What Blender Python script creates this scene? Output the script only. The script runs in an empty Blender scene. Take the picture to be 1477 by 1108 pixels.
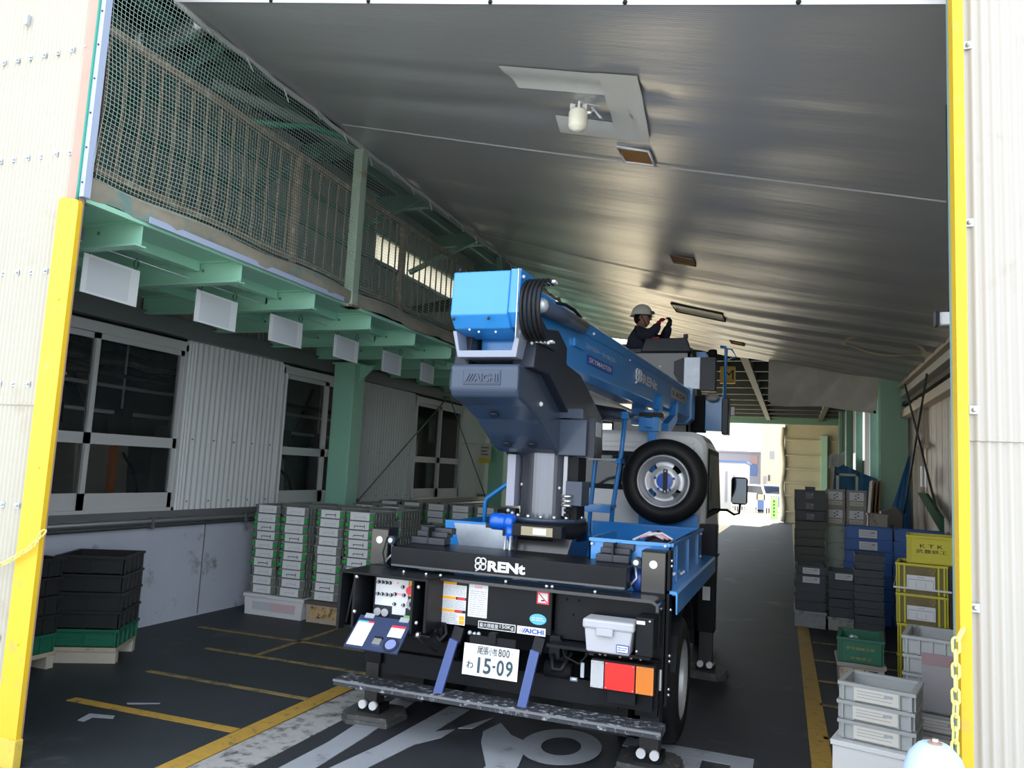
import bpy, bmesh, math, random
from mathutils import Vector, Matrix, Euler
random.seed(7)
SC = bpy.context.scene
COL = SC.collection
PI = math.pi

# ---------------------------------------------------------------- camera
cam_d = bpy.data.cameras.new('camera')
cam_d.sensor_fit = 'HORIZONTAL'; cam_d.sensor_width = 36.0
cam_d.lens = 1105.0 / 1477.0 * 36.0
cam_d.clip_end = 300
cam = bpy.data.objects.new('camera', cam_d); COL.objects.link(cam)
_fw = Vector((-0.346, 0.932, 0.110)).normalized()
_rt = Vector((0.938, 0.343, 0.051)); _rt = (_rt - _fw * _rt.dot(_fw)).normalized()
_up = _rt.cross(_fw)
M = Matrix((_rt, _up, -_fw)).transposed().to_4x4()
M.translation = Vector((0, 0, 1.62))
cam.matrix_world = M
SC.camera = cam

# ---------------------------------------------------------------- light
SC.view_settings.view_transform = 'Standard'
SC.view_settings.look = 'None'
SC.view_settings.gamma = 1.0
SC.view_settings.use_curve_mapping = False
SC.view_settings.exposure = 1.25
w = bpy.data.worlds.new('world'); SC.world = w; w.use_nodes = True
nt = w.node_tree
bg = nt.nodes['Background']
bg.inputs['Color'].default_value = (0.86, 0.93, 1.0, 1)
bg.inputs['Strength'].default_value = 1.5
sun_d = bpy.data.lights.new('sun_offscreen', 'SUN'); sun_d.energy = 6.0; sun_d.angle = 0.01
sun_d.color = (1.0, 0.93, 0.80)
sun = bpy.data.objects.new('sun_offscreen', sun_d); COL.objects.link(sun)
sun.rotation_euler = Vector((-0.10, -0.75, -0.65)).to_track_quat('-Z', 'Y').to_euler()
sun.location = (5, 40, 30)

# ---------------------------------------------------------------- materials
MATS = {}
def translucent(name, col):
    """sheet that daylight shines through: half reflects, half passes"""
    m = bpy.data.materials.new(name); m.use_nodes = True
    n = m.node_tree.nodes; l = m.node_tree.links; n.remove(n['Principled BSDF'])
    d = n.new('ShaderNodeBsdfDiffuse'); t = n.new('ShaderNodeBsdfTranslucent'); mx = n.new('ShaderNodeMixShader')
    nz = n.new('ShaderNodeTexNoise'); nz.inputs['Scale'].default_value = 4
    c = n.new('ShaderNodeMix'); c.data_type = 'RGBA'; l.new(nz.outputs['Fac'], c.inputs['Factor'])
    c.inputs['A'].default_value = (*[x * .92 for x in col], 1); c.inputs['B'].default_value = (*col, 1)
    l.new(c.outputs['Result'], d.inputs['Color']); l.new(c.outputs['Result'], t.inputs['Color'])
    mx.inputs['Fac'].default_value = .7; l.new(d.outputs[0], mx.inputs[1]); l.new(t.outputs[0], mx.inputs[2])
    l.new(mx.outputs[0], n['Material Output'].inputs['Surface']); MATS[name] = m
    return m
def mat(name, col, rough=0.6, metal=0.0, var=0.0, vscale=6.0, dirt=None, dirt_amt=0.0, dscale=3.0,
        bump=0.0, bscale=40.0, spec=0.5, coat=0.0, stretch=None, alpha=1.0, trans=0.0, emit=None, emit_s=0.0, aniso=0.0):
    if name in MATS: return MATS[name]
    m = bpy.data.materials.new(name); m.use_nodes = True
    n = m.node_tree.nodes; l = m.node_tree.links
    p = n['Principled BSDF']
    c = (*col, 1)
    p.inputs['Base Color'].default_value = c
    p.inputs['Roughness'].default_value = rough
    p.inputs['Metallic'].default_value = metal
    p.inputs['Specular IOR Level'].default_value = spec
    p.inputs['Coat Weight'].default_value = coat
    p.inputs['Coat Roughness'].default_value = 0.08
    p.inputs['Alpha'].default_value = alpha
    p.inputs['Transmission Weight'].default_value = trans
    if emit:
        p.inputs['Emission Color'].default_value = (*emit, 1); p.inputs['Emission Strength'].default_value = emit_s
    tc = n.new('ShaderNodeTexCoord'); mp = n.new('ShaderNodeMapping')
    l.new(tc.outputs['Object'], mp.inputs['Vector'])
    if stretch: mp.inputs['Scale'].default_value = stretch
    cur = None
    if var > 0:
        nz = n.new('ShaderNodeTexNoise'); nz.inputs['Scale'].default_value = vscale; nz.inputs['Detail'].default_value = 5
        l.new(mp.outputs[0], nz.inputs['Vector'])
        mx = n.new('ShaderNodeMix'); mx.data_type = 'RGBA'
        mx.inputs['A'].default_value = (*[max(0, x * (1 - var)) for x in col], 1)
        mx.inputs['B'].default_value = (*[min(1, x * (1 + var)) for x in col], 1)
        l.new(nz.outputs['Fac'], mx.inputs['Factor']); cur = mx.outputs['Result']
    if dirt is not None:
        nz = n.new('ShaderNodeTexNoise'); nz.inputs['Scale'].default_value = dscale; nz.inputs['Detail'].default_value = 7
        nz.inputs['Roughness'].default_value = 0.65
        l.new(mp.outputs[0], nz.inputs['Vector'])
        rp = n.new('ShaderNodeValToRGB')
        rp.color_ramp.elements[0].position = 0.62 - 0.3 * dirt_amt; rp.color_ramp.elements[1].position = 0.72 - 0.2 * dirt_amt
        l.new(nz.outputs['Fac'], rp.inputs['Fac'])
        mx = n.new('ShaderNodeMix'); mx.data_type = 'RGBA'
        if cur: l.new(cur, mx.inputs['A'])
        else: mx.inputs['A'].default_value = c
        mx.inputs['B'].default_value = (*dirt, 1)
        l.new(rp.outputs['Color'], mx.inputs['Factor']); cur = mx.outputs['Result']
    if cur: l.new(cur, p.inputs['Base Color'])
    if bump > 0:
        nz = n.new('ShaderNodeTexNoise'); nz.inputs['Scale'].default_value = bscale; nz.inputs['Detail'].default_value = 4
        l.new(mp.outputs[0], nz.inputs['Vector'])
        b = n.new('ShaderNodeBump'); b.inputs['Strength'].default_value = bump; b.inputs['Distance'].default_value = 0.02
        l.new(nz.outputs['Fac'], b.inputs['Height']); l.new(b.outputs['Normal'], p.inputs['Normal'])
    MATS[name] = m
    return m

# paint and metal
blue      = mat('blue_paint', (0.025, 0.25, 0.68), 0.28, var=0.06, coat=0.5)
navy      = mat('navy_paint', (0.030, 0.045, 0.105), 0.4, coat=0.1, spec=0.3)
black     = mat('black_paint', (0.010, 0.011, 0.014), 0.36, var=0.3, coat=0.03, spec=0.14)
blackmat  = mat('black_matte', (0.010, 0.011, 0.014), 0.6, var=0.2, spec=0.2)
charcoal  = mat('charcoal_paint', (0.042, 0.062, 0.105), 0.33, var=0.05, coat=0.22, spec=0.3)
darkgrey  = mat('dark_grey_paint', (0.019, 0.024, 0.040), 0.40, coat=0.12, spec=0.25)
rubber    = mat('rubber', (0.009, 0.009, 0.011), 0.5, spec=0.3, var=0.3, vscale=20)
silver    = mat('silver_wheel', (0.52, 0.53, 0.56), 0.35, metal=0.6)
chrome    = mat('bright_steel', (0.75, 0.75, 0.75), 0.25, metal=0.9)
galv      = mat('galvanized', (0.50, 0.55, 0.62), 0.42, metal=0.55, var=0.2, vscale=14)
white     = mat('white_paint', (0.70, 0.71, 0.73), 0.35, coat=0.2)
whitep    = mat('white_print', (0.70, 0.71, 0.74), 0.55)
blackp    = mat('black_print', (0.01, 0.01, 0.012), 0.55)
greyp     = mat('grey_print', (0.35, 0.37, 0.42), 0.6)
bluep     = mat('blue_print', (0.02, 0.07, 0.38), 0.5)
lbluep    = mat('light_blue_print', (0.10, 0.42, 0.72), 0.5)
redp      = mat('red_print', (0.70, 0.03, 0.06), 0.5)
pinkp     = mat('pink_print', (0.85, 0.35, 0.45), 0.5)
orangep   = mat('orange_print', (0.90, 0.42, 0.03), 0.5)
greenp    = mat('green_print', (0.25, 0.65, 0.18), 0.5)
dirtystep = mat('dusty_black', (0.03, 0.035, 0.045), 0.6, dirt=(0.38, 0.40, 0.44), dirt_amt=0.28, dscale=28)
stripblue = mat('periwinkle_strip', (0.065, 0.105, 0.29), 0.5)
tool_grey = mat('pale_grey_plastic', (0.42, 0.43, 0.48), 0.45)
lens_red  = mat('red_lens', (0.80, 0.012, 0.012), 0.15, coat=0.6)
lens_amb  = mat('amber_lens', (0.70, 0.20, 0.01), 0.15, coat=0.6)
lens_clr  = mat('clear_lens', (0.50, 0.52, 0.56), 0.12, coat=0.6)
glass     = mat('window_glass', (0.04, 0.05, 0.055), 0.03, alpha=0.20, spec=0.8)
cabglass  = mat('cab_glass', (0.03, 0.04, 0.05), 0.05, alpha=0.55, spec=0.8)
# building
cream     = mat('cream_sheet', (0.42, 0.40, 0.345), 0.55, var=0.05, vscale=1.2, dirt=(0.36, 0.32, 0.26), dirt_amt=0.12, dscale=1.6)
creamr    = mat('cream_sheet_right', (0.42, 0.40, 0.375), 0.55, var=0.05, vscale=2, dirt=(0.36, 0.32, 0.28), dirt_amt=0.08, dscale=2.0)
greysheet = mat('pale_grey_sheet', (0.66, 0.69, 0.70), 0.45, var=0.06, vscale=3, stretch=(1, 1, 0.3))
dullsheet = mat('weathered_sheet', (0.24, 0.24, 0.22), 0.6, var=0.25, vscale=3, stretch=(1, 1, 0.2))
plinth    = mat('painted_plinth', (0.50, 0.54, 0.64), 0.75, var=0.06, vscale=3, dirt=(0.26, 0.26, 0.28), dirt_amt=0.18, dscale=4, bump=0.08, bscale=60)
yellow    = mat('yellow_guard', (0.62, 0.40, 0.012), 0.5, var=0.06, dirt=(0.50, 0.34, 0.06), dirt_amt=0.04, dscale=9)
pinkish   = mat('faded_pink_steel', (0.40, 0.25, 0.21), 0.6, var=0.12, vscale=8)
paleblue  = mat('pale_blue_pipe', (0.36, 0.43, 0.60), 0.5)
netgreen  = mat('net_green', (0.03, 0.26, 0.20), 0.7)
netpale   = mat('net_pale_green', (0.28, 0.42, 0.38), 0.7)
green     = mat('mint_green_steel', (0.30, 0.60, 0.46), 0.45, var=0.06, vscale=2)
greend    = mat('dull_green_steel', (0.10, 0.20, 0.155), 0.5, var=0.12)
greenr    = mat('sage_green_steel', (0.34, 0.56, 0.41), 0.55, var=0.06, vscale=3)
rust      = mat('rusty_steel', (0.17, 0.12, 0.085), 0.75, var=0.25, vscale=15, dirt=(0.30, 0.27, 0.22), dirt_amt=0.3, dscale=14)
rustpale  = mat('pale_rusty_post', (0.38, 0.36, 0.30), 0.7, var=0.2, vscale=12, dirt=(0.30, 0.16, 0.08), dirt_amt=0.2, dscale=6)
crust     = mat('crusted_concrete', (0.27, 0.25, 0.20), 0.85, var=0.2, vscale=9, dirt=(0.13, 0.25, 0.24), dirt_amt=0.3, dscale=5)
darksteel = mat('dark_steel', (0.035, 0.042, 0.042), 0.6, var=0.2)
alu       = mat('aluminium_frame', (0.60, 0.61, 0.62), 0.45, metal=0.2)
alud      = mat('dull_aluminium', (0.20, 0.205, 0.215), 0.45, metal=0.4)
floorm    = mat('dark_floor_coating', (0.026, 0.032, 0.038), 0.52, spec=0.25, var=0.35, vscale=1.5, dirt=(0.075, 0.08, 0.085), dirt_amt=0.10, dscale=1.1, bump=0.1, bscale=70)
asphalt   = mat('asphalt', (0.027, 0.029, 0.036), 0.62, spec=0.25, var=0.3, vscale=2.2, dirt=(0.075, 0.076, 0.08), dirt_amt=0.12, dscale=1.4, bump=0.2, bscale=120)
yardm     = mat('pale_concrete_yard', (0.50, 0.49, 0.46), 0.85, var=0.1, vscale=2)
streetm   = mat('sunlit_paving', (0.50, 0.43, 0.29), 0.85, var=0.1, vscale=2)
yline     = mat('worn_yellow_line', (0.36, 0.22, 0.035), 0.7, var=0.2, vscale=20, dirt=(0.09, 0.08, 0.06), dirt_amt=0.20, dscale=16)
ylinef    = mat('faded_yellow_line', (0.24, 0.17, 0.06), 0.7, var=0.2, vscale=20, dirt=(0.05, 0.05, 0.045), dirt_amt=0.45, dscale=9)
wpaint    = mat('worn_white_paint', (0.27, 0.29, 0.33), 0.65, var=0.12, vscale=6, dirt=(0.13, 0.135, 0.145), dirt_amt=0.12, dscale=7)
wstrip    = mat('worn_white_strip', (0.30, 0.30, 0.30), 0.8, var=0.15, vscale=20, dirt=(0.06, 0.065, 0.075), dirt_amt=0.42, dscale=9)
woodm     = mat('old_wood', (0.40, 0.35, 0.27), 0.75, var=0.2, vscale=8, dirt=(0.12, 0.06, 0.025), dirt_amt=0.3, dscale=6)

# ---------------------------------------------------------------- mesh helpers
class MB:
    def __init__(s): s.v = []; s.f = []; s.sm = []
    def add(s, vs, fs, smooth=False):
        o = len(s.v); s.v += [tuple(v) for v in vs]
        s.f += [tuple(i + o for i in f) for f in fs]; s.sm += [smooth] * len(fs)
        return s
    def box(s, x0, x1, y0, y1, z0, z1):
        vs = [(x, y, z) for z in (z0, z1) for y in (y0, y1) for x in (x0, x1)]
        return s.add(vs, [(0, 2, 3, 1), (4, 5, 7, 6), (0, 1, 5, 4), (2, 6, 7, 3), (0, 4, 6, 2), (1, 3, 7, 5)])
    def obox(s, c, size, rot=None):
        hx, hy, hz = [a / 2 for a in size]
        R = rot if rot is not None else Matrix.Identity(3)
        vs = [Vector(c) + R @ Vector((x, y, z)) for z in (-hz, hz) for y in (-hy, hy) for x in (-hx, hx)]
        return s.add(vs, [(0, 2, 3, 1), (4, 5, 7, 6), (0, 1, 5, 4), (2, 6, 7, 3), (0, 4, 6, 2), (1, 3, 7, 5)])
    def bar(s, a, b, w, h, up=(0, 0, 1)):
        a = Vector(a); b = Vector(b); d = (b - a).normalized(); u = Vector(up)
        if abs(d.dot(u)) > .97: u = Vector((0, 1, 0))
        x = d.cross(u).normalized(); z = x.cross(d)
        vs = [p + x * sx * w / 2 + z * sz * h / 2 for p in (a, b) for sz in (-1, 1) for sx in (-1, 1)]
        return s.add(vs, [(0, 1, 3, 2), (4, 6, 7, 5), (0, 4, 5, 1), (2, 3, 7, 6), (0, 2, 6, 4), (1, 5, 7, 3)])
    def cyl(s, a, b, r, n=12, r2=None, cap=True):
        a = Vector(a); b = Vector(b); d = (b - a).normalized()
        u = Vector((0, 0, 1)) if abs(d.z) < .95 else Vector((1, 0, 0))
        x = d.cross(u).normalized(); y = d.cross(x)
        r2 = r if r2 is None else r2
        vs = []
        for p, rr in ((a, r), (b, r2)):
            for i in range(n):
                t = 2 * PI * i / n; vs.append(p + x * math.cos(t) * rr + y * math.sin(t) * rr)
        s.add(vs, [(i, (i + 1) % n, n + (i + 1) % n, n + i) for i in range(n)], True)
        if cap: s.add(vs[:n], [tuple(range(n))[::-1]]); s.add(vs[n:], [tuple(range(n))])
        return s
    def tube(s, pts, r, n=8, closed=False):
        pts = [Vector(p) for p in pts]; rings = []; m = len(pts)
        prev = None
        for i, p in enumerate(pts):
            a = pts[i - 1] if (i > 0 or closed) else p
            b = pts[(i + 1) % m] if (i < m - 1 or closed) else p
            d = (b - a).normalized()
            if prev is None:
                u = Vector((0, 0, 1)) if abs(d.z) < .9 else Vector((1, 0, 0))
                x = d.cross(u).normalized()
            else:
                x = (prev - d * prev.dot(d)).normalized()
            prev = x; y = d.cross(x)
            rings.append([p + x * math.cos(2 * PI * k / n) * r + y * math.sin(2 * PI * k / n) * r for k in range(n)])
        vs = [v for q in rings for v in q]; fs = []
        for i in range(m if closed else m - 1):
            j = (i + 1) % m
            for k in range(n): fs.append((i * n + k, i * n + (k + 1) % n, j * n + (k + 1) % n, j * n + k))
        s.add(vs, fs, True)
        if not closed: s.add(rings[0], [tuple(range(n))[::-1]]); s.add(rings[-1], [tuple(range(n))])
        return s
    def prism(s, poly, a0, a1, axis='y'):
        """poly: 2-D outline; axis y: (x,z) extruded in y; axis x: (y,z) extruded in x; axis z: (x,y) extruded in z"""
        def P(p, a):
            return {'y': (p[0], a, p[1]), 'x': (a, p[0], p[1]), 'z': (p[0], p[1], a)}[axis]
        n = len(poly)
        vs = [P(p, a0) for p in poly] + [P(p, a1) for p in poly]
        fs = [tuple(range(n)), tuple(range(2 * n - 1, n - 1, -1))] + [(i, n + i, n + (i + 1) % n, (i + 1) % n) for i in range(n)]
        return s.add(vs, fs)
    def lathe(s, prof, c, axis, n=32):
        """prof: (radius, offset along axis)"""
        c = Vector(c); d = Vector(axis).normalized()
        u = Vector((0, 0, 1)) if abs(d.z) < .95 else Vector((1, 0, 0))
        x = d.cross(u).normalized(); y = d.cross(x); m = len(prof); vs = []
        for r, t in prof:
            for k in range(n):
                a = 2 * PI * k / n; vs.append(c + d * t + (x * math.cos(a) + y * math.sin(a)) * r)
        fs = [(i * n + k, i * n + (k + 1) % n, (i + 1) * n + (k + 1) % n, (i + 1) * n + k) for i in range(m - 1) for k in range(n)]
        return s.add(vs, fs, True)
    def ball(s, c, r, n=10, sc=(1, 1, 1)):
        c = Vector(c); vs = []; m = n // 2 + 1
        for i in range(m + 1):
            t = PI * i / m
            for k in range(n):
                a = 2 * PI * k / n
                vs.append(c + Vector((r * sc[0] * math.sin(t) * math.cos(a), r * sc[1] * math.sin(t) * math.sin(a), r * sc[2] * math.cos(t))))
        return s.add(vs, [(i * n + k, i * n + (k + 1) % n, (i + 1) * n + (k + 1) % n, (i + 1) * n + k) for i in range(m) for k in range(n)], True)
    def grid(s, fn, nu, nv, smooth=True):
        vs = [fn(i / nu, j / nv) for j in range(nv + 1) for i in range(nu + 1)]
        return s.add(vs, [(j * (nu + 1) + i, j * (nu + 1) + i + 1, (j + 1) * (nu + 1) + i + 1, (j + 1) * (nu + 1) + i) for j in range(nv) for i in range(nu)], smooth)
    def mesh(s, name, m, bevel=0.0, off=(0, 0, 0)):
        me = bpy.data.meshes.new(name)
        o = Vector(off)
        me.from_pydata([Vector(v) - o for v in s.v], [], s.f)
        me.polygons.foreach_set('use_smooth', s.sm)
        bm = bmesh.new(); bm.from_mesh(me)
        bmesh.ops.remove_doubles(bm, verts=bm.verts, dist=1e-6)
        bmesh.ops.recalc_face_normals(bm, faces=bm.faces)
        if bevel > 0:
            es = [e for e in bm.edges if len(e.link_faces) == 2 and e.calc_face_angle(0) > 0.5]
            bmesh.ops.bevel(bm, geom=es, offset=bevel, segments=2, profile=0.5, affect='EDGES', clamp_overlap=True)
        bm.to_mesh(me); bm.free()
        if m: me.materials.append(m)
        return me
    def build(s, name, m, parent=None, bevel=0.0, off=None):
        if off is None: off = base_of(parent)
        ob = bpy.data.objects.new(name, s.mesh(name, m, bevel, off)); COL.objects.link(ob)
        if parent: ob.parent = parent
        return ob

def base_of(p):
    while p is not None and p.parent is not None: p = p.parent
    return Vector(p.location) if p is not None else Vector((0, 0, 0))
def tag(o, label=None, cat=None, group=None, kind=None):
    if label: o['label'] = label
    if cat: o['category'] = cat
    if group: o['group'] = group
    if kind: o['kind'] = kind
    return o
def thing(name, label, cat, loc=(0, 0, 0), rz=0.0, group=None):
    o = bpy.data.objects.new(name, None); COL.objects.link(o); o.empty_display_size = 0.1
    o.location = loc; o.rotation_euler = (0, 0, rz)
    return tag(o, label, cat, group)
def struct(name, mb, m, label=None, parent=None, bevel=0.0):
    o = mb.build(name, m, parent, bevel)
    if parent is None: tag(o, kind='structure', label=label)
    return o
def dup(root, loc, rz=0.0, label=None, group=None):
    r = root.copy(); COL.objects.link(r); r.location = loc; r.rotation_euler = (0, 0, rz)
    if label: r['label'] = label
    if group: r['group'] = group
    for ch in list(root.children):
        c = ch.copy(); COL.objects.link(c); c.parent = r
        for g in list(ch.children):
            d = g.copy(); COL.objects.link(d); d.parent = c
    return r
def inst(ob, name=None):
    c = ob.copy(); COL.objects.link(c)
    return c

_txt_cache = {}
def text(name, s, m, parent, origin, xdir, ydir, height, width=None, depth=0.001, align='LEFT', bold=0.0, shear=0.0, relief=0.0):
    """flat lettering as a thin mesh: lower-left at origin, cap height and total width given"""
    key = (s, bold, shear, relief)
    if key not in _txt_cache:
        cu = bpy.data.curves.new('t', 'FONT'); cu.body = s; cu.size = 1.0; cu.resolution_u = 3
        cu.offset = bold; cu.shear = shear; cu.extrude = relief
        o = bpy.data.objects.new('t', cu); COL.objects.link(o)
        dg = bpy.context.evaluated_depsgraph_get(); dg.update()
        me = bpy.data.meshes.new_from_object(o.evaluated_get(dg))
        bpy.data.objects.remove(o); bpy.data.curves.remove(cu)
        vs = [v.co.copy() for v in me.vertices]; fs = [tuple(p.vertices) for p in me.polygons]
        bpy.data.meshes.remove(me)
        x0 = min(v.x for v in vs); x1 = max(v.x for v in vs); y0 = min(v.y for v in vs); y1 = max(v.y for v in vs)
        _txt_cache[key] = (vs, fs, x0, x1, y0, y1)
    vs, fs, x0, x1, y0, y1 = _txt_cache[key]
    sy = height / (y1 - y0); sx = sy if width is None else width / (x1 - x0)
    X = Vector(xdir).normalized(); Y = Vector(ydir).normalized(); N = X.cross(Y)
    O = Vector(origin)
    mb = MB()
    mb.add([O + X * (v.x - x0) * sx + Y * (v.y - y0) * sy + N * (depth + v.z) for v in vs], fs)
    me = bpy.data.meshes.new(name); off = base_of(parent)
    me.from_pydata([Vector(v) - off for v in mb.v], [], mb.f); me.materials.append(m)
    ob = bpy.data.objects.new(name, me); COL.objects.link(ob)
    if parent: ob.parent = parent
    return ob

def corr_y(x0, x1, y, z0, z1, pitch, amp, seg=6, thick=0.0):
    """corrugated sheet facing y, waves along x"""
    n = max(2, int(round((x1 - x0) / pitch * seg))); mb = MB()
    def fn(u, v):
        x = x0 + (x1 - x0) * u
        return (x, y + amp * math.cos(2 * PI * x / pitch), z0 + (z1 - z0) * v)
    return mb.grid(fn, n, 1)
def corr_x(y0, y1, x, z0, z1, pitch, amp, seg=6):
    n = max(2, int(round((y1 - y0) / pitch * seg))); mb = MB()
    def fn(u, v):
        yy = y0 + (y1 - y0) * u
        return (x + amp * math.cos(2 * PI * yy / pitch), yy, z0 + (z1 - z0) * v)
    return mb.grid(fn, n, 1)

# ================================================================ structure: ground
fl = struct('floor', MB().box(-5.75, 2.2, 2.9, 16.2, -0.2, 0.0).box(-2.1, 2.2, 16.2, 34.0, -0.2, 0.0), asphalt, 'dark asphalt drive through the covered bay')
bay = MB().box(-5.6, -3.0, 3.0, 16.0, 0.0, 0.003).build('floor_coating', floorm, fl)
yard = struct('ground_yard', MB().box(-30, 30, -40, 2.9, -0.2, 0.0), yardm, 'pale concrete yard in front of the shed')
street = struct('ground_street', MB().box(-40, 40, 34.0, 120, -0.2, -0.01), streetm, 'sunlit paving beyond the far end of the shed')
struct('ground_bounce_yard', MB().box(-25, -2.1, 16.2, 34.0, -0.2, -0.005), mat('pale_bounce_paving', (.70, .59, .40), .85, var=.08), 'unseen side yard left of the far shed, added to bounce sun onto the canopy')  # unseen yard, added and paved pale to bounce sun up at the canopy
struct('ground_light_block', MB().box(-80, 80, -80, 160, -0.6, -0.22), yardm, 'unseen ground added around the building to block light from below')  # added under everything so no sky light comes up from below
# painted lines
def line(x0, y0, x1, y1, wd, m, name='painted_line', z=0.006):
    d = Vector((x1 - x0, y1 - y0, 0)).normalized(); n = Vector((-d.y, d.x, 0)) * wd / 2
    mb = MB(); mb.prism([(x0 + n.x, y0 + n.y), (x1 + n.x, y1 + n.y), (x1 - n.x, y1 - n.y), (x0 - n.x, y0 - n.y)], 0.0005, z, 'z')
    return mb.build(name, m, fl)
line(-2.99, 2.95, -3.06, 15.5, 0.13, yline)
line(-4.35, 3.87, -3.07, 3.90, 0.075, yline)
line(-4.45, 4.60, -3.07, 4.61, 0.05, ylinef)
line(-4.6, 5.35, -3.07, 5.36, 0.05, ylinef)
line(-5.2, 5.95, -3.07, 5.98, 0.05, ylinef)
line(-4.1, 5.37, -4.1, 6.6, 0.05, ylinef)
line(0.20, 3.0, 0.115, 9.6, 0.12, yline)
line(0.115, 9.6, 0.03, 33, 0.12, ylinef)
for yy in (5.55, 6.35, 7.1, 7.9, 8.75): line(0.2, yy, 1.6, yy - .05, 0.045, ylinef)
MB().box(-2.92, -2.64, 2.95, 6.4, 0.0005, 0.004).build('painted_strip', wstrip, fl)
# big white floor lettering, seen partly under the truck
def letter(poly): return MB().prism(poly, 0.0008, 0.005, 'z').build('painted_letter', wpaint, fl)
letter([(-2.57, 4.98), (-2.42, 4.95), (-2.36, 4.2), (-2.33, 3.0), (-2.53, 3.0), (-2.50, 4.0)])
letter([(-2.17, 4.95), (-2.02, 4.95), (-2.04, 4.45), (-1.95, 4.55), (-1.96, 4.38), (-2.05, 4.20), (-2.12, 3.7), (-2.14, 3.0), (-2.33, 3.0), (-2.31, 3.5), (-2.22, 4.1)])
letter([(-1.94, 4.58), (-1.82, 4.88), (-1.86, 4.62)])
letter([(-1.74, 4.80), (-1.60, 4.62), (-1.47, 4.55), (-1.40, 4.18), (-1.38, 3.6), (-1.55, 3.6), (-1.56, 4.1), (-1.72, 4.42), (-1.78, 4.60)])
ring = MB(); n = 40
for i in range(n):
    a = 2 * PI * i / n; b = 2 * PI * (i + 1) / n
    q = []
    for (t, rx, ry) in ((a, .235, .31), (b, .235, .31), (b, .115, .155), (a, .115, .155)):
        q.append((-1.275 + rx * math.cos(t), 4.585 + ry * math.sin(t), .0055))
    ring.add(q, [(0, 1, 2, 3)])
ring.build('painted_letter', wpaint, fl)
letter([(-1.72, 3.55), (-1.62, 3.55), (-1.60, 3.95), (-1.70, 3.95)])
letter([(-.95, 4.94), (-.20, 4.93), (-.20, 4.77), (-.95, 4.78)])
letter([(-.60, 4.77), (-.48, 4.77), (-.48, 3.6), (-.60, 3.6)])
letter([(-.32, 4.77), (-.20, 4.77), (-.20, 3.6), (-.32, 3.6)])
# chips and marks in the left bay
MB().prism([(-4.02, 3.72), (-3.86, 3.76), (-3.83, 3.72), (-3.95, 3.68), (-3.93, 3.60), (-3.98, 3.60)], .0035, .006, 'z').build('floor_chip', wpaint, fl)
MB().prism([(-4.0, 3.98), (-3.82, 4.08), (-3.81, 4.06), (-3.97, 3.96)], .0035, .005, 'z').build('floor_chip', wpaint, fl)

# ================================================================ left wall
WX = -5.6
wl = struct('wall_left', MB().box(WX - .15, WX, 3.15, 16.2, 0, 1.0), plinth, 'pale blue painted plinth wall of the left building')
MB().box(WX, WX + .035, 3.15, 16, 1.0, 1.06).build('sill_ledge', alud, wl)
for zz, r, m in ((.97, .022, alud), (.925, .018, darksteel)):
    MB().cyl((WX + .03, 3.15, zz), (WX + .03, 16, zz), r, 8).build('conduit', m, wl)
for yy in (4.2, 5.6, 6.9): MB().box(WX, WX + .06, yy, yy + .03, .9, 1.0).build('pipe_clip', alud, wl)
MB().box(WX, WX + .006, 6.35, 6.36, .02, .98).build('plinth_joint', alud, wl)
# windows and the corrugated sheets between them
wins = [(4.15, 5.88), (7.40, 8.95), (10.75, 12.62)]
sheets = [(3.15, 4.15), (5.88, 7.40), (8.95, 10.75), (12.62, 16.2)]
for a, b in sheets:
    corr_x(a, b, WX - .01, 1.05, 2.72, .0762, .009).build('corrugated_sheet', greysheet, wl)
    if b < 11:
        for zz in (1.14, 1.75):
            for k in range(int((b - a) / .3)):
                MB().ball((WX + .006, a + .18 + k * .3, zz), .009, 6).build('screw', alud, wl)
for a, b in wins:
    corr_x(a - .02, a + .10, WX + .01, 1.03, 2.70, .04, .006).build('corner_flashing', greysheet, wl)
    corr_x(b - .02, b + .12, WX + .01, 1.03, 2.70, .04, .006).build('corner_flashing', greysheet, wl)
# dark header beam and sheet above the windows
MB().box(WX - .02, WX + .10, 3.15, 16, 2.72, 2.88).build('header_beam', alud, wl)
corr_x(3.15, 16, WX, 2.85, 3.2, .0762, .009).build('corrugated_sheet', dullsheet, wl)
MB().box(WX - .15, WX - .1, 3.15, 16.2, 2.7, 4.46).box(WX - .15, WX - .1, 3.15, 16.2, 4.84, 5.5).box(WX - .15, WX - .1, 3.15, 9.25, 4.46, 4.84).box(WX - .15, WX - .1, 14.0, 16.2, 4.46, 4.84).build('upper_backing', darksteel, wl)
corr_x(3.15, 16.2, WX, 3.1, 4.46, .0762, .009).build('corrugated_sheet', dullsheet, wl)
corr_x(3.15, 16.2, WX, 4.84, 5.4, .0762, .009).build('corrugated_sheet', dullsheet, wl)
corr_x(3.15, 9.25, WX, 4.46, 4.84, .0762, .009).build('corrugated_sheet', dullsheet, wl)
skylight = translucent('translucent_sheet', (0.85, 0.78, 0.60))
corr_x(9.25, 14, WX, 4.46, 4.84, .0762, .009).build('translucent_sheet', skylight, wl)
MB().box(WX, WX + .05, 3.15, 16.2, 4.42, 4.47).build('girt', greend, wl)
MB().box(WX, WX + .05, 3.15, 16.2, 4.83, 4.88).build('girt', greend, wl)
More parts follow.
